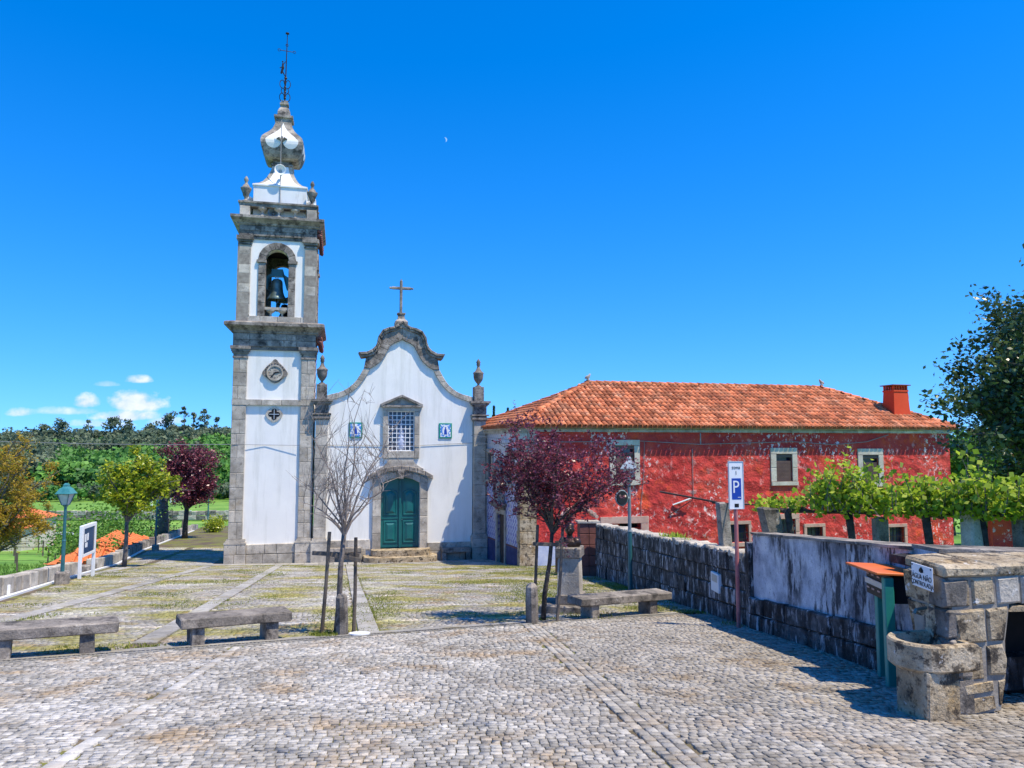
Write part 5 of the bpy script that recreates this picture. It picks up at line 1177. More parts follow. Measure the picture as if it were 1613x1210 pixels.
# sign on the fountain
sg = empty('water_sign', (3.585, 6.05, -.705), R(-2.5), 'small white sign reading ÁGUA NÃO CONTROLADA on the corner of the fountain', 'sign')
mb = MB(); mb.cbox(-.193, -.185, .02, .36, .965, 1.155, .003); mb.build('plate', M['whitepaint'], sg)
text('ÁGUA NÃO', .060, M['black'], sg, (-.195, .19, 1.053), (R(90), 0, R(-90)), .001); text('CONTROLADA', .053, M['black'], sg, (-.195, .19, 1.0), (R(90), 0, R(-90)), .001)
mb = MB(); mb.tube([(-.196, .215, 1.095), (-.196, .215, 1.115), (-.196, .19, 1.133), (-.196, .165, 1.115), (-.196, .165, 1.095)], .006, 4); mb.tube([(-.196, .19, 1.09), (-.196, .19, 1.13)], .008, 4); mb.build('tap_emblem', M['black'], sg)
mb = MB()
for y in (.04, .34):
    for z in (.98, 1.14): mb.box(-.197, -.192, y - .006, y + .006, z - .006, z + .006)
mb.build('screws', M['cable_dark'], sg)

# ------------------------------------------------------------------ green notice box
nb = empty('notice_box', (3.77, 7.45, gz(0, 7.45) - .15), R(-4), 'green notice box on two posts with a thin orange lid before the plaster wall', 'notice box')
for i, (x, y, h) in enumerate(((-.05, .20, 1.03), (-.165, -.27, 1.19))):
    mb = MB(); mb.cbox(x - .045, x + .045, y - .035, y + .035, .05, h, .008); mb.build('post', M['green_metal'], nb)
mb = MB(); mb.box(-.13, -.11, -.26, .32, .94, 1.19); mb.box(.12, .14, -.26, .32, .94, 1.19); mb.box(-.11, .12, -.26, -.24, .94, 1.19); mb.box(-.11, .12, .30, .32, .94, 1.19); mb.box(-.11, .12, -.24, .30, .94, .96); mb.build('box', M['black'], nb)
mb = MB(); mb.cbox(-.145, -.132, -.20, .33, 1.04, 1.10, .003); mb.build('white_strip', M['alu'], nb)
mb = MB()
for z in (1.00, 1.14):
    for y in (-.12, .02, .16, .28): mb.box(-.136, -.131, y - .03, y + .03, z - .008, z + .008)
mb.build('label_strips', M['pinkstone'], nb)
mb = MB(); mb.cbox(-.33, .12, -.36, .42, 1.20, 1.222, .004); o = mb.build('lid', M['orange_lid'], nb); o.rotation_euler = (R(-1.5), R(2), 0)

# ------------------------------------------------------------------ parking sign
ps = empty('parking_sign', (3.43, 11.45, gz(0, 11.45)), R(12), 'tall white parking sign reading zona 1 P on a faded red post', 'sign')
hz = 1.19 + 1.317
mb = MB(); mb.tube([(0, 0, -.05), (0, 0, hz - .75)], .03, 10); mb.tube([(0, .03, hz - .8), (0, .03, hz - .02)], .022, 8); mb.build('post', M['pink_pole'], ps)
mb = MB(); mb.cbox(-.125, .125, -.03, -.005, hz - .73, hz, .006); mb.build('panel', M['whitepaint'], ps)
mb = MB()
for a, b, c, d in ((-.125, -.115, hz - .73, hz), (.115, .125, hz - .73, hz), (-.115, .115, hz - .73, hz - .72), (-.115, .115, hz - .01, hz)): mb.box(a, b, -.036, -.028, c, d)
mb.build('frame', M['alu'], ps)
mb = MB(); mb.box(-.075, .08, -.033, -.0295, hz - .58, hz - .26); mb.build('blue_field', M['blue'], ps)
text('zona', .075, M['black'], ps, (0, -.033, hz - .095), (R(90), 0, 0), .001); text('1', .085, M['black'], ps, (0, -.033, hz - .18), (R(90), 0, 0), .001)
text('P', .27, M['whitepaint'], ps, (-.01, -.036, hz - .40), (R(90), 0, 0), .001, sx_=.85)
mb = MB(); mb.box(-.035, .035, -.033, -.0295, hz - .70, hz - .645); mb.build('pictogram', M['black'], ps)
mb = MB(); mb.box(.02, .07, -.036, -.034, hz - .553, hz - .545); mb.build('small_print', M['whitepaint'], ps)
ub = empty('meter_box', (ww(12.9) - .02, 12.9, gz(0, 12.9) + .42), R(4), 'white utility meter box set into the dark stone wall', 'meter box')
mb = MB(); mb.cbox(-.03, .05, -.19, .19, 0, .32, .008); mb.build('casing', M['whitepaint'], ub)
mb = MB(); mb.cbox(-.036, -.031, -.13, .13, .17, .29, .002); mb.build('window', M['cream'], ub)

# ------------------------------------------------------------------ street lamps
def lamp(x, y, h, label, base=True, lower='teal_pole', upper='teal_pole', hs_=1., rm='lamp_roof'):
    z = gz(0, y); e = empty('street_lamp', (x, y, z), rnd.uniform(-.3, .3), label, 'street lamp', 'lantern street lamps of the square')
    if base: mb = MB(); mb.lathe([(.19, -.1), (.18, .30), (.15, .34)], n=10, rot=.2); mb.build('stone_foot', M['granite_dark'], e)
    hp = h - .52 * hs_
    mb = MB(); mb.tube([(0, 0, 0), (0, 0, hp * .55)], [.055, .05], 10); mb.build('lower_pole', M[lower], e)
    mb = MB(); mb.tube([(0, 0, hp * .55 - .02), (0, 0, hp * .56), (0, 0, hp)], [.06, .042, .038], 10); mb.build('upper_pole', M[upper], e)
    mb = MB(); mb.lathe([(.04, -.06), (.07, -.02), (.10, 0)], (0, 0, hp), 6); q = MB()
    for k in range(4):
        a = math.pi / 4 + k * math.pi / 2; q.tube([(.10 * math.cos(a), .10 * math.sin(a), hp), (.225 * math.cos(a), .225 * math.sin(a), hp + .30 * hs_)], .011, 4)
    mb.v += []; n0 = len(mb.v); mb.add(q.v, q.f); hd = mb.build('lantern_frame', M[upper], e)
    mb = MB(); mb.lathe([(.065, 0), (.145, .29 * hs_)], (0, 0, hp + .005), 4, sq=1); mb.build('glass', M['lampglass'], hd)
    mb = MB(); mb.lathe([(.20, .30), (.205, .32), (.19, .33), (.13, .44), (.07, .50), (.06, .51), (.06, .56), (.03, .60)], (0, 0, hp + (hs_ - 1) * .3), 4, sq=1); mb.build('roof', M[rm], hd)
    return e
lamp(-12.43, 20.8, 2.68, 'teal lantern street lamp on a stone foot in front of the white notice board')
lamp(-19.15, 40.3, 3.5, 'lantern street lamp whose head is behind the yellow green tree by the low wall')
lamp(-25.0, 61.5, 4.0, 'farthest lantern street lamp, beyond the far purple tree at the end of the low wall')
lamp(2.86, 18.2, 3.16, 'grey lantern street lamp with a teal lower pole standing before the dark stone wall', False, 'teal_pole', 'grey_pole', rm='lamp_grey')
tm = empty('traffic_mirror', (2.72, 18.12, gz(0, 18.2) + 2.25), R(25), 'rounded dark traffic mirror with a grey rim clamped to the grey street lamp pole', 'mirror')
mb = MB(); mb.lathe([(.001, -.05), (.13, -.035), (.18, 0), (.19, .03), (.17, .04)], n=20); mb.v = [(x - .08, -z, y * 1.05) for x, y, z in mb.v]; mb.build('housing', M['grey_pole'], tm, smooth=True)
mb = MB(); mb.lathe([(.001, 0), (.15, -.004)], n=20, cap=False); mb.v = [(x - .08, z - .05, y * 1.05) for x, y, z in mb.v]; mb.lathe([(.001, -.03), (.16, -.01), (.16, .012)], n=20, cap=False); mb.v = mb.v[:40] + [(x - .08, -.042 + z * .2, y * 1.05) for x, y, z in mb.v[40:]]; mb.build('dark_face', M['black'], tm)
mb = MB(); mb.box(.05, .16, -.02, .02, -.02, .02); mb.build('clamp', M['alu'], tm)

# ------------------------------------------------------------------ benches, bollards, board
def bench(cx, cy, an, l, legs, label, back=False):
    z = gz(0, cy); e = empty('granite_bench', (cx, cy, z), an, label, 'bench', 'granite benches along the drain'); s = -.115 * math.sin(an)
    t = math.atan(s) * .75
    mb = MB(); mb.cbox(-l / 2, l / 2, -.21, .21, .245, .375, .016, .006); o = mb.build('seat', M['granite_dark'], e); o.rotation_euler = (0, -t, 0)
    for x in legs:
        mb = MB(); mb.cbox(x - .08, x + .08, -.17, .17, -.12 + s * x, .25 + x * math.tan(t), .012, .006); mb.build('leg', M['granite_dark'], e)
    return e
bench(-5.50, 8.95, R(31), 1.46, (-.42, .42), 'low granite bench at the left edge of the photo, seat cut by the frame')
bench(-3.69, 10.04, R(33), 1.40, (-.47, .46), 'low granite bench between the left edge bench and the bare tree')
bench(1.88, 13.08, R(31), 2.0, (-.66, .62), 'long low granite bench in front of the bust and the stone wall')
for (x, y, h, r_, lb, rx) in ((-2.40, 10.69, .56, .09, 'dark stubby granite bollard beside the bare young tree', 0), (.32, 12.02, .62, .10, 'weathered granite bollard at the foot of the near purple tree', R(2))):
    mb = MB(); mb.lathe([(r_, -.08), (r_ * 1.02, h * .5), (r_ * .93, h * .93), (r_ * .6, h), (r_ * .1, h + .012)], n=8); o = mb.build('bollard', M['granite_dark'], None, (x, y, gz(0, y)), rot=(rx, R(-1.5), .3)); tag(o, lb, 'bollard')
ib = empty('information_board', (-13.35, 23.6, gz(0, 23.6)), math.atan2(1.24, -.3), 'white framed glazed notice board on two legs beside the low wall', 'notice board')
for x in (-.66, .66): mb = MB(); mb.cbox(x - .045, x + .045, -.045, .045, -.1 + (-.0) , 1.66, .006); mb.build('leg', M['whitepaint'], ib)
mb = MB(); mb.box(-.61, .61, -.05, .06, .70, .78); mb.box(-.61, .61, -.05, .06, 1.56, 1.66); mb.box(-.61, -.54, -.05, .06, .78, 1.56); mb.box(.54, .61, -.05, .06, .78, 1.56); mb.box(-.54, .54, .03, .06, .78, 1.56); mb.build('case', M['whitepaint'], ib)
mb = MB(); mb.box(-.54, .54, -.03, -.015, .78, 1.56); mb.build('glazing', M['glass'], ib)
for x, z, w2, h2 in ((-.34, 1.26, .16, .24), (-.12, 1.28, .15, .22), (-.25, 1.04, .22, .14)): mb = MB(); mb.box(x - w2 / 2, x + w2 / 2, -.036, -.031, z - h2 / 2, z + h2 / 2); mb.build('paper', M['whitepaint'], ib)

# ------------------------------------------------------------------ bust on its pedestal
bp_ = empty('bust_monument', (1.06, 13.75, gz(0, 13.75)), R(-14), 'dark bronze bust of a man on a granite pedestal behind the bench', 'monument')
mb = MB(); mb.cbox(-.50, .42, -.40, .40, -.1, .16, .015, .004); mb.build('step', M['granite_dark'], bp_)
mb = MB(); mb.cbox(-.23, .25, -.24, .24, .16, .33, .012); mb.build('foot', M['granite_dark'], bp_)
mb = MB(); V_ = []
for z, h in ((.33, .205), (.98, .185)): V_ += [(-h, -h, z), (h, -h, z), (h, h, z), (-h, h, z)]
mb.add(V_, [(0, 1, 5, 4), (1, 2, 6, 5), (2, 3, 7, 6), (3, 0, 4, 7), (4, 5, 6, 7)]); mb.build('shaft', M['granite'], bp_)
mb = MB(); mb.cbox(-.23, .23, -.23, .23, .98, 1.17, .018, .004); mb.build('cap', M['granite_dark'], bp_)
mb = MB(); mb.cbox(-.212, -.196, -.13, .10, .66, .92, .004); mb.build('plaque', M['mortar'], bp_)
mb = MB()
for k in range(5): mb.box(-.216, -.211, -.10, .07, .70 + k * .042, .715 + k * .042)
mb.build('inscription', M['black'], bp_)
def ell(c, r_, n=14): 
    q = MB(); q.lathe([(max(.001, math.cos(a)), math.sin(a)) for a in [R(-90 + 180 * i / 9) for i in range(10)]], n=n, cap=False); q.v = [(c[0] + x * r_[0], c[1] + y * r_[1], c[2] + z * r_[2]) for x, y, z in q.v]; return q
mb = MB()
for c, r_ in (((0, .0, 1.22), (.20, .12, .10)), ((-.12, 0, 1.24), (.09, .09, .10)), ((.12, 0, 1.24), (.09, .09, .10)), ((0, -.01, 1.33), (.06, .06, .10)), ((0, -.012, 1.47), (.078, .095, .112)), ((0, -.055, 1.42), (.05, .05, .05)), ((0, -.11, 1.455), (.014, .022, .028)), ((-.08, 0, 1.46), (.014, .024, .032)), ((.08, 0, 1.46), (.014, .024, .032)), ((0, .01, 1.53), (.08, .095, .07)), ((-.03, -.095, 1.49), (.025, .012, .009)), ((.03, -.095, 1.49), (.025, .012, .009)), ((0, -.09, 1.405), (.03, .014, .012))):
    q = ell(c, r_); mb.add(q.v, q.f)
o = mb.build('bust', M['bust'], bp_); rm = o.modifiers.new('join', 'REMESH'); rm.mode = 'VOXEL'; rm.voxel_size = .011; rm.use_smooth_shade = True
# ------------------------------------------------------------------ trees
def bez(a, b, c, n): return [a * (1 - t) ** 2 + b * 2 * t * (1 - t) + c * t * t for t in [i / n for i in range(n + 1)]]
def inell(c, r, rn, shell=.0):
    while True:
        v = Vector((rn.uniform(-1, 1), rn.uniform(-1, 1), rn.uniform(-1, 1)))
        if shell < v.length < 1: return Vector((c[0] + v.x * r[0], c[1] + v.y * r[1], c[2] + v.z * r[2]))
def leaves_mesh(name, P, size, mat, asp=.55, seed=1, fold=.25, tb=None):
    rg = np.random.default_rng(seed); n = len(P); P = np.asarray(P)
    a = rg.normal(size=(n, 3)); a[:, 2] *= .6; a /= np.linalg.norm(a, axis=1)[:, None]
    b = rg.normal(size=(n, 3)); b = np.cross(a, b); b /= np.linalg.norm(b, axis=1)[:, None]; c = np.cross(a, b)
    s = (size * rg.uniform(.6, 1.25, n))[:, None]
    V = np.stack([P - a * s * .5, P + b * s * asp * .5 + c * s * fold * .3, P + a * s * .5, P - b * s * asp * .5 + c * s * fold * .3], 1)
    t = rg.beta(2, 2.2, n) if tb is None else tb
    return npmesh(name, V, np.arange(n * 4), mat, t, True)
def tree(name, base, fork, cc, cr, leaf, lsize, nleaf, label, cat, bark='bark', tr=.06, n1=7, n2=7, n3=4, group=None, seed=1, sig=.07, bare=False, tw=.3, droop=0., asp=.55, spread=.35, shell=.55, trunk_pts=None, n2r=(.25, 1.), bias=None):
    rn = random.Random(seed); e = empty(name, base, 0, label, cat, group); B0 = Vector(base)
    fk = Vector(fork) - B0; cc = Vector(cc) - B0; tr_ = MB(); tp = [Vector((0, 0, -.15))] + [fk * t + Vector((rn.gauss(0, .02), rn.gauss(0, .02), 0)) * fk.length * .4 for t in (.3, .65)] + [fk]
    tr_.tube(tp, [tr * 1.25, tr * 1.05, tr * .9, tr * .85], 9); tr_.build('trunk', M[bark], e, smooth=True)
    br = MB(); segs = []
    for i in range(n1):
        for _ in range(8):
            tip = inell(cc, cr, rn, .62)
            if tip.z > fk.z + .12 * cr[2]: break
        if bias: tip += Vector(bias)
        st_ = fk - Vector((0, 0, rn.uniform(0, .12) * fk.z * .4)); mid = st_ + (tip - st_) * .45 + Vector((0, 0, (.22 - droop) * (tip - st_).length)) - Vector(((tip.x - st_.x), (tip.y - st_.y), 0)) * .12
        pl = bez(st_, mid, tip, 7); r0 = tr * (.42 if bare else .55); pl = [p + Vector((rn.gauss(0, 1), rn.gauss(0, 1), rn.gauss(0, 1))) * .012 * (tip - st_).length * (0 if k in (0,) else 1) for k, p in enumerate(pl)]
        br.tube(pl, [r0 * (1 - .82 * k / 7) for k in range(8)], 5, cap=False); segs.append(pl[3:])
        for j in range(n2):
            t = rn.uniform(*n2r); k = min(6, int(t * 7)); p = pl[k].lerp(pl[k + 1], t * 7 - k) if k < 7 else pl[7]
            q = inell(cc, cr, rn, shell * .6)
            v = q - p; mx = spread * max(cr) * 1.6
            if v.length > mx: v = v.normalized() * mx * rn.uniform(.6, 1)
            if bare: v = v * .7 + Vector((0, 0, abs(v.length) * .35))
            q = p + v; pm = p + v * .5 + Vector((rn.gauss(0, .1), rn.gauss(0, .1), .12 + rn.gauss(0, .06))) * v.length
            p2 = bez(p, pm, q, 5); r1 = r0 * (1 - .8 * t) * .55 + .002
            br.tube(p2, [r1 * (1 - .75 * m / 5) for m in range(6)], 4, cap=False); segs.append(p2)
            for l in range(n3):
                t2 = rn.uniform(.25, 1); m = min(4, int(t2 * 5)); pp = p2[m].lerp(p2[m + 1], t2 * 5 - m)
                dv = Vector((rn.gauss(0, 1), rn.gauss(0, 1), rn.gauss(.5 - droop, .8))).normalized() * tw * rn.uniform(.5, 1.2)
                if bare: dv = (dv + v.normalized() * tw * .9 + Vector((0, 0, tw * .5)))
                p3 = bez(pp, pp + dv * .5 + Vector((0, 0, .1 * tw)), pp + dv, 3); br.tube(p3, [r1 * .5, r1 * .4, r1 * .3, r1 * .12] if not bare else [.0035, .003, .0025, .0015], 3, cap=False); segs.append(p3)
    br.build('branches', M['twig' if bare else bark], e)
    if nleaf:
        P = []
        fine = segs
        for _ in range(nleaf):
            s = rn.choice(fine); k = rn.randrange(len(s) - 1); p = s[k].lerp(s[k + 1], rn.random())
            P.append((p.x + rn.gauss(0, sig), p.y + rn.gauss(0, sig), p.z + rn.gauss(0, sig)))
        o = mkobj('crown', leaves_mesh('crown', P, lsize, L[leaf], asp, seed), e)
    return e
tree('purple_plum_tree', (.50, 12.33, gz(0, 12.33)), (.66, 12.3, .02), (.80, 12.35, 1.06), (1.58, 1.4, 1.34), 'purple', .055, 15500, 'near dark purple plum tree held between wooden stakes, in front of the red house', 'tree', n1=15, n2=10, n3=4, tr=.038, seed=11, sig=.024, tw=.36, group='purple plum trees', spread=.36)
tree('purple_plum_tree', (-22.3, 51.1, gz(0, 51.1)), (-22.2, 51, -2.95), (-22.0, 51, -.45), (2.75, 2.6, 2.75), 'purple', .17, 19000, 'far purple plum tree beside the low wall left of the bell tower', 'tree', n1=16, n2=10, n3=5, tr=.17, seed=5, sig=.14, tw=.55, group='purple plum trees', spread=.32)
tree('magnolia_tree', (-15.79, 30.6, gz(0, 30.6)), (-15.75, 30.6, -1.72), (-15.45, 30.6, -.05), (2.35, 1.8, 1.5), 'lime', .19, 6500, 'small yellow green glossy leaved tree in the paving by the low wall', 'tree', bark='bark_pale', n1=11, n2=7, n3=4, tr=.085, seed=8, sig=.08, tw=.32, asp=.48, spread=.32)
tree('bare_tree', (-2.52, 10.83, gz(0, 10.83)), (-2.42, 10.8, .17), (-2.30, 10.8, 1.18), (1.10, 1.0, 1.22), None, 0, 0, 'bare leafless young tree tied between two wooden stakes', 'tree', bark='bark_pale', n1=15, n2=7, n3=4, tr=.04, seed=21, bare=True, tw=.19, spread=.32, n2r=(.15, 1.))
tree('cherry_tree', (10.9, 15.2, -1.8), (10.7, 15.2, .9), (10.45, 15.0, 3.0), (2.85, 2.1, 2.75), 'dark', .125, 29000, 'big dark green broadleaf tree reaching in from the right above the pergola', 'tree', n1=17, n2=10, n3=5, tr=.13, seed=4, sig=.13, tw=.45, asp=.62, spread=.34, shell=.9)
tree('golden_tree', (-17.6, 24.2, terr(-17.6, 24.2)), (-17.3, 24.2, -2.6), (-16.7, 24.2, -.25), (2.35, 1.6, 2.1), 'gold', .095, 27000, 'golden brown feathery tree rising beyond the low wall at the left edge', 'tree', bark='bark_pale', n1=20, n2=9, n3=4, tr=.09, seed=17, sig=.055, tw=.42, asp=.4, spread=.25, bias=(.35, 0, .1))
def stakes(name, posts, bar, label, r_=.026):
    x0, y0 = posts[0][0][:2]; e = empty(name, (x0, y0, gz(0, y0)), 0, label, 'tree stakes', 'wooden tree stakes'); o3 = Vector((x0, y0, gz(0, y0)))
    for a, b in posts: a, b = Vector(a) - o3, Vector(b) - o3; mb = MB(); mb.tube([a, a.lerp(b, .5) + Vector((.008, 0, 0)), b], [r_ * 1.1, r_, r_], 7); mb.build('stake', M['wood'], e)
    for a, b in bar:
        a, b = Vector(a) - o3, Vector(b) - o3; d = b - a; mb = MB(); mb.cbox(0, d.length, -.012, .012, -.03, .03, .004, .002); mb.build('crossbar', M['wood'], e, tuple(a), rot=(0, -math.asin(d.z / d.length), math.atan2(d.y, d.x)))
stakes('tree_stakes', [((-2.70, 10.72, gz(0, 10.7) - .1), (-2.61, 10.72, .20)), ((-2.28, 10.9, gz(0, 10.9) - .1), (-2.27, 10.9, .10))], [((-2.86, 10.74, -.10), (-2.22, 10.92, -.16)), ((-2.62, 10.78, -.12), (-2.18, 10.84, -.22))], 'two leaning wooden stakes with crossbars holding the bare tree')
stakes('tree_stakes', [((.34, 12.3, gz(0, 12.3) - .1), (.42, 12.3, .13)), ((.72, 12.2, gz(0, 12.2) - .1), (.83, 12.25, .10))], [((.34, 12.25, -.17), (.90, 12.24, -.19))], 'two wooden stakes with one crossbar holding the near purple tree')

# ------------------------------------------------------------------ vines on their granite posts
VA, VB = Vector((4.0, 13.2, 0)), Vector((7.4, 8.6, 0))
def vp(t, z=0): p = VA.lerp(VB, t); return Vector((p.x, p.y, z))
def vz(t): return .36 + .30 * t
for i, (t, r_, top, lean, lb) in enumerate(((-.06, .11, .40, (-.12, 0), 'leaning dark granite vine post just left of the parking sign'), (.13, .15, .40, (-.26, 0), 'thick slanting granite vine post right of the parking sign'), (.44, .10, .36, (.0, 0), 'slim granite vine post in the middle of the vines'),
                                            (.665, .14, .66, (.0, 0), 'broad pale granite vine post near the right edge'), (.765, .10, .64, (.02, 0), 'dark granite vine post farthest right before the small red hut'))):
    p = vp(t); zb = -1.25; mb = MB(); h = top - zb
    mb.cbox(-r_, r_, -r_ * .7, r_ * .7, 0, h, .03, .02); mb.v = [(x + lean[0] * z / h * (1.5 if i == 1 else 1), y, z) for x, y, z in mb.v]
    o = mb.build('vine_post', M['granite_dark'] if i not in (3,) else M['granite'], None, (p.x - lean[0] * .8, p.y, zb), rot=(0, 0, R(15))); tag(o, lb, 'post', 'granite posts of the vine pergola')
rd = MB(); rd.tube([tuple(vp(-.32, .52)), tuple(vp(-.08, .40))], .02, 5); rd.tube([tuple(vp(-.1, .38)), tuple(vp(.14, .42))], .014, 5); rd.tube([tuple(vp(.10, .32)), tuple(vp(.44, .42)), tuple(vp(.66, .56)), tuple(vp(1.1, .76))], .022, 6)
rd.tube([tuple(vp(.44, .50) + Vector((.3, .5, 0))), tuple(vp(1.1, .80) + Vector((.3, .5, 0)))], .02, 6)
for zz in (.50, .62): rd.tube([tuple(vp(.1, zz - .1)), tuple(vp(1.1, zz + .25))], .004, 3)
o = rd.build('pergola_rail', M['frame_wood'], None); tag(o, 'dark rails and wires strung along the vine posts', 'rail')
rn = random.Random(3)
for i, (t, span, dens, hgt, lb) in enumerate(((.17, .10, 420, .13, 'sparse little vine beside the slanting granite post'), (.355, .075, 2600, .50, 'bushy bright green vine left of the middle post'), (.555, .075, 2000, .30, 'bright green vine just right of the middle post'), (.68, .10, 2500, .33, 'bright green vine around the broad pale post'), (.86, .12, 2600, .34, 'bright green vine running out at the right edge'))):
    b = vp(t, -1.25); e = empty('grape_vine', tuple(b), 0, lb, 'vine', 'vines on the pergola'); hz_ = vz(t) + 1.2
    mb = MB(); mb.tube([(.06, 0, -.1), (-.05, 0, hz_ * .35), (.06, .02, hz_ * .7), (0, 0, hz_)], [.075, .06, .055, .06], 7)
    d = (VB - VA)
    for s in (-1, 1):
        q = [Vector((0, 0, hz_ - .02))]
        for k in range(1, 5): q.append(d * (s * span * k / 4) + Vector((rn.gauss(0, .03), rn.gauss(0, .03), hz_ + rn.uniform(-.05, .05) + .06 * s * 0)))
        mb.tube(q, [.05, .042, .035, .025, .012], 6)
    mb.build('trunk', M['bark'], e, smooth=True)
    sh = MB(); P = []
    for k in range(int(dens / 27)):
        s = rn.uniform(-1.1, 1.1); p0 = d * (span * s) + Vector((rn.gauss(0, .16), rn.gauss(0, .22), hz_ + .02)); up = Vector((rn.gauss(0, .25), rn.gauss(0, .25), rn.uniform(.4, 1.5))) * hgt * (1.2 - .4 * abs(s))
        if rn.random() < .15: up *= 1.5
        q = bez(p0, p0 + up * .5 + Vector((rn.gauss(0, .05), 0, 0)), p0 + up, 4); sh.tube(q, [.009, .007, .006, .004, .002], 4, cap=False)
        for _ in range(22): m = rn.randrange(4); w_ = q[m].lerp(q[m + 1], rn.random()); P.append((w_.x + rn.gauss(0, .055), w_.y + rn.gauss(0, .06), w_.z + rn.gauss(0, .05)))
    tag(sh.build('shoots', M['bark_pale'], e), kind='stuff'); mkobj('foliage', leaves_mesh('foliage', P, .088, L['vine'], .85, 30 + i), e)
# small red hut, far right
hu = empty('red_hut', (17.45, 23.5, -3.0), R(-30), 'small low red outbuilding with a tiled roof at the right edge', 'outbuilding')
mb = MB(); mb.box(-2.0, 3.5, 0, 3, -1, 2.12); mb.build('wall', M['red'], hu)
mb = MB(); mb.prism([(-2.55, 0), (4, 0), (4, 1.25), (1.0, 1.25)], -.3, 3.3); mb.v = [(x, y, 2.12 + z * (1 if True else 0)) for x, y, z in mb.v]; mb.build('roof', M['terracotta'], hu)
V = []; Q = []; T = []
for i in range(26):
    x = -2.4 + i * .25
    for j in range(5):
        y = -.42 + j * .40; z0 = 2.14 + (y + .42) * .42
        if x > -2.4 + j * .36: tile(Vector((x, y, z0)), Vector((x, y + .44, z0 + .18)), .11, .09, SX)
o = mkobj('roof_tiles', npmesh('roof_tiles', [tuple(v) for v in V], Q, M['terracotta'], T, True), hu); tag(o, kind='stuff')
mb = MB(); mb.prism([(-2.45, 0), (4, 0), (4, 1.0), (-.5, 1.0)], 0, 0.01); V_ = [(-2.5, -.42, 2.13), (4, -.42, 2.13), (4, 1.9, 3.1), (-.4, 1.9, 3.1)]; m2 = MB(); m2.add(V_, [(0, 1, 2, 3)]); m2.build('roof_slope', M['terracotta'], hu)

# ------------------------------------------------------------------ bushes
def bush(name, x, y, r_, leaf, n, size, label, seed, z=None, cat='bush'):
    z = terr(x, y) if z is None else z; rn = random.Random(seed); e = empty(name, (x, y, z), 0, label, cat); P = []; mb = MB()
    for k in range(16):
        a = rn.uniform(0, 6.283); tip = Vector((math.cos(a) * r_[0] * rn.uniform(.4, .95), math.sin(a) * r_[1] * rn.uniform(.4, .95), r_[2] * rn.uniform(.5, 1.0))); q = bez(Vector((0, 0, -.1)), tip * .5 + Vector((0, 0, .1)), tip, 5); mb.tube(q, [.03, .025, .02, .015, .01, .005], 4, cap=False)
        for _ in range(n // 16): m = rn.randrange(1, 5); w_ = q[m].lerp(q[m + 1], rn.random()); s = .22 * min(r_); P.append((w_.x + rn.gauss(0, s), w_.y + rn.gauss(0, s), max(0, w_.z + rn.gauss(0, s))))
    mb.build('stems', M['bark'], e); mkobj('foliage', leaves_mesh('foliage', P, size, L[leaf], .6, seed), e)
bush('round_bush', -23.6, 59, (1.0, 1.0, 1.15), 'lime', 2000, .16, 'round clipped yellow green bush beyond the tower, by the far railing', 3, gz(0, 59))
for i, (x, y, r_, lf, n, lb) in enumerate(((-19.6, 31.8, (1.3, 1.2, 1.5), 'green', 1500, 'leafy green bush beyond the low wall just right of the notice board'), (-21.8, 38.5, (1.8, 1.8, 2.4), 'green', 2200, 'tall green bush beside the orange roof behind the low wall'), (-25.2, 46.5, (3.2, 2.6, 5.2), 'green', 5200, 'large bright green shrub mass behind the second street lamp'),
                                     (-29, 52, (3.5, 3, 5.4), 'green', 5200, 'bright green shrub mass under the far purple tree'), (-31.5, 62, (3.0, 3, 4.2), 'green', 3600, 'farther green shrub beyond the wall near the tower'), (-25.8, 38.2, (1.4, 1.2, 1.2), 'dark', 1400, 'dark low bush in the meadow behind the picnic tables'), (-25.2, 35.0, (1.2, 1.2, 1.6), 'dark', 1400, 'dark bush at the left edge beyond the low wall'), (-23.0, 33.0, (1.0, 1.0, .8), 'gold', 900, 'reddish low bush in the grass behind the street lamp'))):
    bush('meadow_bush', x, y, r_, lf, n, .2 if r_[2] > 2 else .13, lb, 40 + i)
tb_ = empty('ivy_trunk', (-24.4, 52, terr(-24.4, 52)), 0, 'thick ivy covered grey trunk standing behind the second street lamp', 'trunk')
mb = MB(); h = -2.6 - terr(-24.4, 52); mb.tube([(0, 0, -.3), (.1, 0, h * .5), (0, 0, h + 1.2)], [.5, .42, .34], 10); mb.build('trunk', M['bark_pale'], tb_, smooth=True)
P = [(rnd.gauss(0, .42), rnd.gauss(0, .42), rnd.uniform(0, h + 1)) for _ in range(700)]; mkobj('ivy', leaves_mesh('ivy', P, .14, L['dark'], .7, 9), tb_)
rl = empty('railing', (-21.5, 60, gz(0, 60)), R(20), 'thin green metal railing far behind the bell tower', 'railing')
mb = MB(); mb.tube([(-1.2, 0, .5), (0, 0, 1.0), (4, 0, 1.0)], .03, 5); mb.build('rail', M['green_metal'], rl)
for k in range(5): mb = MB(); mb.tube([(k * 1.0, 0, -.1), (k * 1.0, 0, 1.0)], .022, 5); mb.build('post', M['green_metal'], rl)

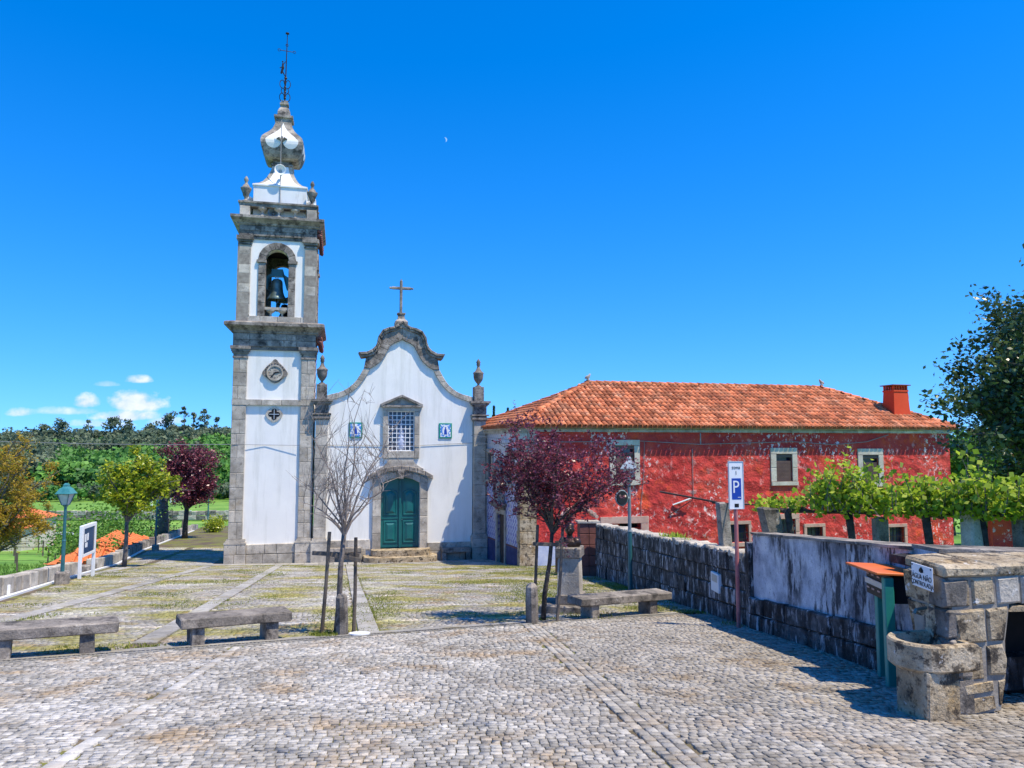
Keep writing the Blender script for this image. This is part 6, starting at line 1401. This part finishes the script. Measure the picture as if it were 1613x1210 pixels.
# ------------------------------------------------------------------ valley
rx = MB(); xs = np.arange(-130, -30, 2.)
def ribbon(name, pts, wd, mat, h=.12, kind='structure'):
    mb = MB(); V = []
    for i, (x, y) in enumerate(pts):
        a = pts[max(0, i - 1)]; b = pts[min(len(pts) - 1, i + 1)]; d = Vector((b[0] - a[0], b[1] - a[1])).normalized(); n_ = (-d.y, d.x)
        for s in (-.5, .5): V.append((x + n_[0] * wd * s, y + n_[1] * wd * s, max(terr(x, y), terr(x + n_[0] * wd * s, y + n_[1] * wd * s)) + h))
    mb.add(V, [(2 * i, 2 * i + 2, 2 * i + 3, 2 * i + 1) for i in range(len(pts) - 1)]); o = mb.build(name, M[mat], None); tag(o, kind=kind); return o
ribbon('dirt_road', [(x, 150 + .02 * (x + 80)) for x in np.arange(-140, -40, 3.)], 9, 'soil')
ribbon('farm_track', [(x, 118 - .25 * (x + 90)) for x in np.arange(-100, -62, 2.)], 3.5, 'whitepaint')
ribbon('field_path', [(x, 92 + .1 * (x + 60)) for x in np.arange(-80, -40, 2.)], 2.2, 'soil')
rwl = empty('retaining_wall', (-85, 144, terr(-85, 144)), 0, 'long rough grey stone retaining wall below the dirt road in the valley', 'wall')
for k in range(2):
    x = -30.
    while x < 32:
        l = rnd.uniform(.9, 2.0); mb = MB(); mb.cbox(0, l - .04, -.3, .3, k * .85 - .3, k * .85 + .82 + rnd.uniform(-.08, .08) - .3, .06, .06); mb.build('stone', M['granite_dark' if rnd.random() < .5 else 'granite'], rwl, (x, .0, .55)); x += l
fw = empty('field_fence', (-88, 168, terr(-88, 168)), 0, 'row of white posts climbing the green field in the valley', 'fence')
for k in range(13): p = (-88 - k * 1.5, 168 + k * 6.0); mb = MB(); mb.box(-.16, .16, -.16, .16, -.3, 1.35); mb.build('post', M['whitepaint'], fw, (p[0] + 88, p[1] - 168, terr(*p) - terr(-88, 168)))
fw = empty('field_fence', (-85, 160, terr(-85, 160)), 0, 'widely spaced white posts along the top of the dirt road', 'fence')
for k in range(9): p = (-100 + k * 5.2, 160.); mb = MB(); mb.box(-.14, .14, -.14, .14, -.3, 1.1); mb.build('post', M['whitepaint'], fw, (p[0] + 85, 0, terr(*p) - terr(-85, 160)))
# hay-coloured trellises of the vineyard
for r_ in range(7):
    y0 = 58 + r_ * 8.; x0 = -.30 * y0 - 8; n_ = 12; e = empty('vine_trellis', (x0, y0, terr(x0, y0)), 0, ('nearest', 'second', 'third', 'fourth', 'fifth', 'sixth', 'farthest')[r_] + ' row of grey vine trellis posts in the valley meadow', 'trellis', 'vine trellises in the valley'); me = None; wr_ = []
    for k in range(n_):
        p = (x0 - k * 3.1 - (y0 * .02), y0 + .6 * k * .5); z = terr(*p) - terr(x0, y0)
        if me is None: mb = MB(); mb.tube([(0, 0, -.3), (.03, 0, 1.55)], .07, 5); me = mkmesh('post', mb.v, mb.f, M['wood'])
        o = mkobj('post', me, e, (p[0] - x0, p[1] - y0, z)); o.rotation_euler = (rnd.gauss(0, .04), rnd.gauss(0, .05), 0); wr_.append(Vector((p[0] - x0, p[1] - y0, z + 1.45)))
    mb = MB(); mb.tube(wr_, .02, 3); mb.tube([v - Vector((0, 0, .5)) for v in wr_], .015, 3); mb.build('wire', M['cable_dark'], e)
    P = [(v.x + rnd.gauss(0, .5), v.y + rnd.gauss(0, .3), v.z - rnd.uniform(.0, 1.2)) for v in wr_[1:] for _ in range(26)]
    if r_ > 1: mkobj('foliage', leaves_mesh('foliage', P, .28, L['green' if r_ % 2 else 'gold'], .7, r_), e)
for i, (x, y) in enumerate(((-28.0, 43.5), (-26.6, 43.0))):
    e = empty('picnic_table', (x, y, terr(x, y)), R(20 + i * 15), ('left' if i == 0 else 'right') + ' one of two small dark green picnic tables in the meadow', 'table', 'picnic tables in the meadow')
    mb = MB(); mb.cbox(-.75, .75, -.45, .45, 1.05, 1.13, .02); mb.build('table_top', M['teal_pole'], e)
    for s in (-1, 1): mb = MB(); mb.tube([(s * .55, -.35, 0), (s * .35, 0, 1.06)], .05, 5); mb.tube([(s * .55, .35, 0), (s * .35, 0, 1.06)], .05, 5); mb.build('leg', M['teal_pole'], e)
def cottage(x, y, rz, lx, ly, hw, hr, label, rm='terracotta_new', wall='cream', z=None):
    e = empty('farmhouse', (x, y, (terr(x, y) if z is None else z)), rz, label, 'house', 'tiled buildings in the valley')
    mb = MB(); mb.box(-lx / 2, lx / 2, -ly / 2, ly / 2, -1.5, hw); mb.build('wall', M[wall], e)
    a, b, r_ = lx / 2 + .4, ly / 2 + .4, max(.2, lx / 2 - ly / 2); mb = MB()
    if lx >= ly: rg = [(-r_, 0, hw + hr), (r_, 0, hw + hr)]
    else: r_ = ly / 2 - lx / 2; rg = [(0, -r_, hw + hr), (0, r_, hw + hr)]
    V_ = [(-a, -b, hw), (a, -b, hw), (a, b, hw), (-a, b, hw)] + rg
    mb.add(V_, [(0, 1, 5, 4), (1, 2, 5), (2, 3, 4, 5), (3, 0, 4)] if lx >= ly else [(0, 1, 4), (1, 2, 5, 4), (2, 3, 5), (3, 0, 4, 5)]); mb.add([(v[0], v[1], hw - .06) for v in V_[:4]], [(3, 2, 1, 0)]); rf_ = mb.build('roof', M[rm], e)
    t = MB(); n_ = int(2 * a / .5)
    if lx >= ly:
        for i in range(n_ + 1):
            xx = -a + 2 * a * i / n_; h_ = min(1., (a - abs(xx)) / (a - r_ + 1e-6)); t.tube([(xx, -b, hw + .04), (xx, -b * (1 - h_), hw + hr * h_ + .05)], .10, 5)
    else:
        n_ = int(2 * b / .5)
        for i in range(n_ + 1):
            y_ = -b + 2 * b * i / n_; h_ = min(1., (b - abs(y_)) / (b - r_ + 1e-6)); t.tube([(a, y_, hw + .04), (a * (1 - h_), y_, hw + hr * h_ + .05)], .10, 5)
        n_ = int(2 * a / .5)
        for i in range(n_ + 1):
            xx = -a + 2 * a * i / n_; h_ = 1 - abs(xx) / a; t.tube([(xx, -b, hw + .04), (xx, -b + (b - r_) * h_, hw + hr * h_ + .05)], .10, 5)
    tag(t.build('tile_ridges', M[rm], rf_), kind='stuff')
    for k in (-1, 1): mb = MB(); mb.box(k * lx * .25 - .4, k * lx * .25 + .4, -ly / 2 - .03, -ly / 2 + .05, hw * .4, hw * .75); w_ = mb.build('window', M['glass'], e)
cottage(-22.2, 41.0, R(17), 2.6, 8.0, 1.35, .75, 'long low shed with an orange tiled roof just behind the low wall', z=-5.7)
cottage(-59.5, 90, R(8), 7, 4, 3.9, 1.1, 'two storey farmhouse with a red tiled roof behind the golden tree', z=-11.2)
cottage(-56.9, 84, R(8), 5, 3.0, 2.7, .6, 'low shed with a bright orange roof in front of the farmhouse', z=-10.5)
pts = []
while len(pts) < 26000:
    y = 26 + 40 * rnd.random() ** 1.5; x = rnd.uniform(-.75 * y, wl(y) - 1.2)
    if wav(x * .2, y * .2, 5) + .4 * wav(x, y, 2) > -.15: pts.append((x, y, terr(x, y) - .02))
blades('meadow_grass', pts, .28, L['fgrass'], None, .03)

# ------------------------------------------------------------------ wooded hill
rg = np.random.default_rng(12)
def crowns(name, T, mat, nq, size, seed):
    """T rows: x, y, z, radius, height, tint centre, flatness"""
    rg = np.random.default_rng(seed); VV = []; TT = []
    for x, y, z, r_, h, tc_, kind in T:
        npuf = rg.integers(4, 8); out = []
        for _ in range(npuf):
            a, q = rg.uniform(0, 6.283), r_ * rg.uniform(0, .62); pr = r_ * rg.uniform(.38, .62); c = np.array([x + q * math.cos(a), y + q * math.sin(a), z + h * rg.uniform(.45, .9)])
            n_ = max(6, int(nq / npuf)); d = rg.normal(size=(n_, 3)); d /= np.linalg.norm(d, axis=1)[:, None]; P = c + d * np.array([pr, pr, pr * (.62 if kind else .85)]) * rg.uniform(.75, 1.08, (n_, 1))
            nrm = d + rg.normal(size=(n_, 3)) * .45; nrm /= np.linalg.norm(nrm, axis=1)[:, None]; t1 = np.cross(nrm, rg.normal(size=(n_, 3))); t1 /= np.linalg.norm(t1, axis=1)[:, None]; t2 = np.cross(nrm, t1); s = size * rg.uniform(.5, 1.2, (n_, 1)) * (r_ / 4.5) ** .5
            VV.append(np.stack([P - t1 * s, P + t2 * s * .8, P + t1 * s, P - t2 * s * .8], 1)); TT.append(np.clip(tc_ + rg.normal(0, .035, n_) + rg.normal(0, .05), 0, 1))
    V = np.concatenate(VV); return npmesh(name, V, np.arange(len(V) * 4), mat, np.concatenate(TT))
T = []
for _ in range(2600):
    y = rg.uniform(250, 460) if rg.random() < .9 else rg.uniform(228, 255); u = rg.uniform(-.80, -.30) if rg.random() < .86 else rg.uniform(-.3, .8); x = u * y
    if y < 250 and wav(x / 30, y / 20, 1) < .05: continue
    z = terr(x, y); bright = wav(x / 55, y / 45, 4) + .5 * wav(x / 16, y / 14, 9) + (.30 if y < 340 else -.22) + (.15 if u > -.62 else -.25)
    g_ = bright > 0
    tc_ = rg.uniform(.62, .98) if g_ else rg.uniform(.02, .42); r_ = rg.uniform(3.0, 6.2) if g_ else rg.uniform(2.8, 5.0); h = rg.uniform(8, 12) if g_ else rg.uniform(10, 15.5)
    r_ *= rg.uniform(.7, 1.45)
    if y < 275: r_ *= .6; h *= .5
    if u > -.3: tc_ = rg.uniform(.0, .3); r_ *= .6; h *= 1.1
    T.append((x, y, z - 1, r_, h, tc_, g_))
o = mkobj('hill_forest', crowns('hill_forest', T, L['wood'], 140, .85, 3)); tag(o, kind='stuff', label='dense green and grey wood covering the hill', cat=None)
# tall trees that stand out on the skyline
SK = [(352 / 1, 0)]
names = [(262, 650, 5.2, .18, 'broad grey green tree highest on the skyline left of the far purple tree'), (290, 642, 3.6, .12, 'tall dark eucalyptus on the skyline above the far purple tree'), (305, 650, 3.0, .2, 'slim airy eucalyptus on the skyline right of the dark one'), (322, 644, 3.6, .14, 'tall airy eucalyptus with tufted crown nearest the tower on the skyline'),
         (342, 656, 2.6, .1, 'narrow small-topped tree on the skyline beside the bell tower'), (180, 656, 4.5, .1, 'flat topped dark pine on the skyline under the largest cloud'), (96, 662, 4.4, .15, 'rounded dark tree on the skyline above the golden tree'), (140, 662, 2.4, .1, 'small round headed tree on the skyline left of the flat pine'),
         (72, 668, 3.4, .22, 'grey tree on the left part of the skyline'), (205, 660, 3.6, .08, 'dark bushy tree on the skyline right of the flat pine'), (236, 668, 3.0, .25, 'low pale tree on the skyline under the clouds')]
for i, (px, py, r_, tc_, lb) in enumerate(names):
    r_ *= 1.0 if 280 < px < 345 else 1.5; y = 425.; u = (px - 806.5) / 1165 * 1.0; x = u * y * 1.0; ztop = CAMZ + (700 - py) / 1165 * y; z = terr(x, y); h = ztop - z
    e = empty('skyline_tree', (x, y, z), 0, lb, 'tree', 'tall trees on the hill skyline'); mb = MB(); mb.tube([(0, 0, -1), (.3, 0, h * .5), (0, 0, h * .92)], [.5, .35, .12], 6); mb.build('trunk', M['bark_pale'], e)
    rr = random.Random(i); T2 = []
    for k in range(12 if r_ < 4 else 15):
        f = rr.uniform(.45, 1.); T2.append((rr.uniform(-1, 1) * r_ * .8 * math.sin(f * 3), rr.uniform(-1, 1) * r_ * .5, h * f - r_ * .75, r_ * rr.uniform(.35, .62), r_ * .9, tc_ + .1, False))
    T2.append((0, 0, h - r_ * .9, r_ * .5, r_ * .8, tc_, True))
    mkobj('crown', crowns('crown', T2, L['wood'], 70, .75, 60 + i), e)
for i, (px, d, zt, lb) in enumerate(((778, 150, 640, 'dark conifer tip just right of the chapel urn pilaster'), (800, 150, 643, 'middle dark conifer tip above the end roof of the red house'), (822, 150, 645, 'dark conifer tip above the hip of the red house roof'))):
    x = (px - 806.5) / 1165 * d; ztop = CAMZ + (700 - zt) / 1165 * d; z = terr(x, d); e = empty('conifer', (x, d, z), 0, lb, 'tree', 'conifers behind the roof'); h = ztop - z
    mb = MB(); mb.tube([(0, 0, -1), (0, 0, h)], [.3, .05], 5); mb.build('trunk', M['bark'], e); P = []
    for _ in range(1600): f = rnd.random() ** .7; a = rnd.uniform(0, 6.283); q = (1 - f) * 3.2 * (.6 + .4 * math.sin(f * 60)) * math.sqrt(rnd.random()); P.append((q * math.cos(a), q * math.sin(a), h * (.25 + .75 * f)))
    mkobj('crown', leaves_mesh('crown', P, .6, L['dark'], .4, i), e)
for i, (x, y, r_, h, lf, lb) in enumerate(((34, 58, 4.5, 8.5, 'green', 'tall mid green tree behind the pergola at the right edge'), (41, 60, 5, 9.5, 'dark', 'dark tree farther right behind the red house'), (29.5, 46, 3, 4.2, 'green', 'bright low tree between the red house and the hut'))):
    tree('garden_tree', (x, y, -6), (x, y, -4), (x, y, -6 + h * .75), (r_, r_, h * .42), lf, .42, 5200, lb, 'tree', n1=12, n2=8, n3=3, tr=.3, seed=70 + i, sig=.35, tw=1., spread=.3)
pts = [(rnd.uniform(4.2, 20), rnd.uniform(5, 30), 0) for _ in range(9000)]; pts = [(x, y, terr(x, y) - .02) for x, y, _ in pts if x > wr(y) + .6 and (y - 31.14) * math.cos(HT) - (x - .35) * math.sin(HT) < -.3]
blades('garden_grass', pts, .3, L['fgrass'], None, .02)
# tufts growing on walls
pts = [(ww(y, rnd.uniform(.1, .35)), y, topz(y)) for y in [rnd.gauss(16.2, .4) for _ in range(260)]]; blades('wall_weeds', pts, .14, L['vine'], sw, .02); bpy.data.objects['wall_weeds'].location = tuple(-v for v in sw.location)

# ------------------------------------------------------------------ overhead cable, moon
bpy.context.view_layer.update()
def cpt(x, y, z): return tuple(ch.matrix_basis @ Vector((x, y, z)))
mb = MB(); a, b = Vector(cpt(-7.45, -.14, 5.25)), Vector((-30.5, 29.5, 2.15)); mb.tube([a.lerp(b, t / 12) - Vector((0, 0, .9 * (t / 12) * (1 - t / 12))) for t in range(13)], .018, 4)
o = mb.build('overhead_cable', M['cable'], None); tag(o, 'thin grey cable crossing the sky and hill from the left edge to the bell tower', 'cable')
mb = MB(); a, b = Vector(cpt(3.6, -.3, 5.34)), Vector((.35, 31.1, 1.6)); mb.tube([a.lerp(b, t / 8) - Vector((0, 0, .4 * (t / 8) * (1 - t / 8))) for t in range(9)], .015, 4); o = mb.build('overhead_cable', M['cable'], None); tag(o, 'short grey cable spanning from the chapel pilaster to the red house corner', 'cable')
mm = bpy.data.materials.new('moonlight'); mm.use_nodes = True; t = mm.node_tree; t.nodes.clear(); em = N(t, 'ShaderNodeEmission'); em.inputs[0].default_value = (.30, .55, .95, 1); em.inputs[1].default_value = .85; oo = N(t, 'ShaderNodeOutputMaterial'); t.links.new(em.outputs[0], oo.inputs[0])
u, v = (697 - 806.5) / 1165, (700 - 207) / 1165; D_ = 3800; P_ = []; n = 16
mb = MB()
for i in range(n + 1): a = R(-75 + 180 * i / n); P_.append((math.cos(a), math.sin(a)))
for i in range(n, -1, -1): a = R(-75 + 180 * i / n); c_, s_ = math.cos(a), math.sin(a); e_ = (math.cos(R(15)), math.sin(R(15))); k = c_ * e_[0] + s_ * e_[1]; P_.append((c_ - e_[0] * k * .55, s_ - e_[1] * k * .55))
rr_ = 4.2 / 1165 * D_
mb.add([(x * rr_, 0, z * rr_) for x, z in P_], [(i, i + 1, 2 * n - i, 2 * n + 1 - i) for i in range(n)])
o = mb.build('moon', mm, None, (u * D_, D_, CAMZ + v * D_)); tag(o, 'tiny pale crescent moon high in the blue sky right of the spire', 'moon')
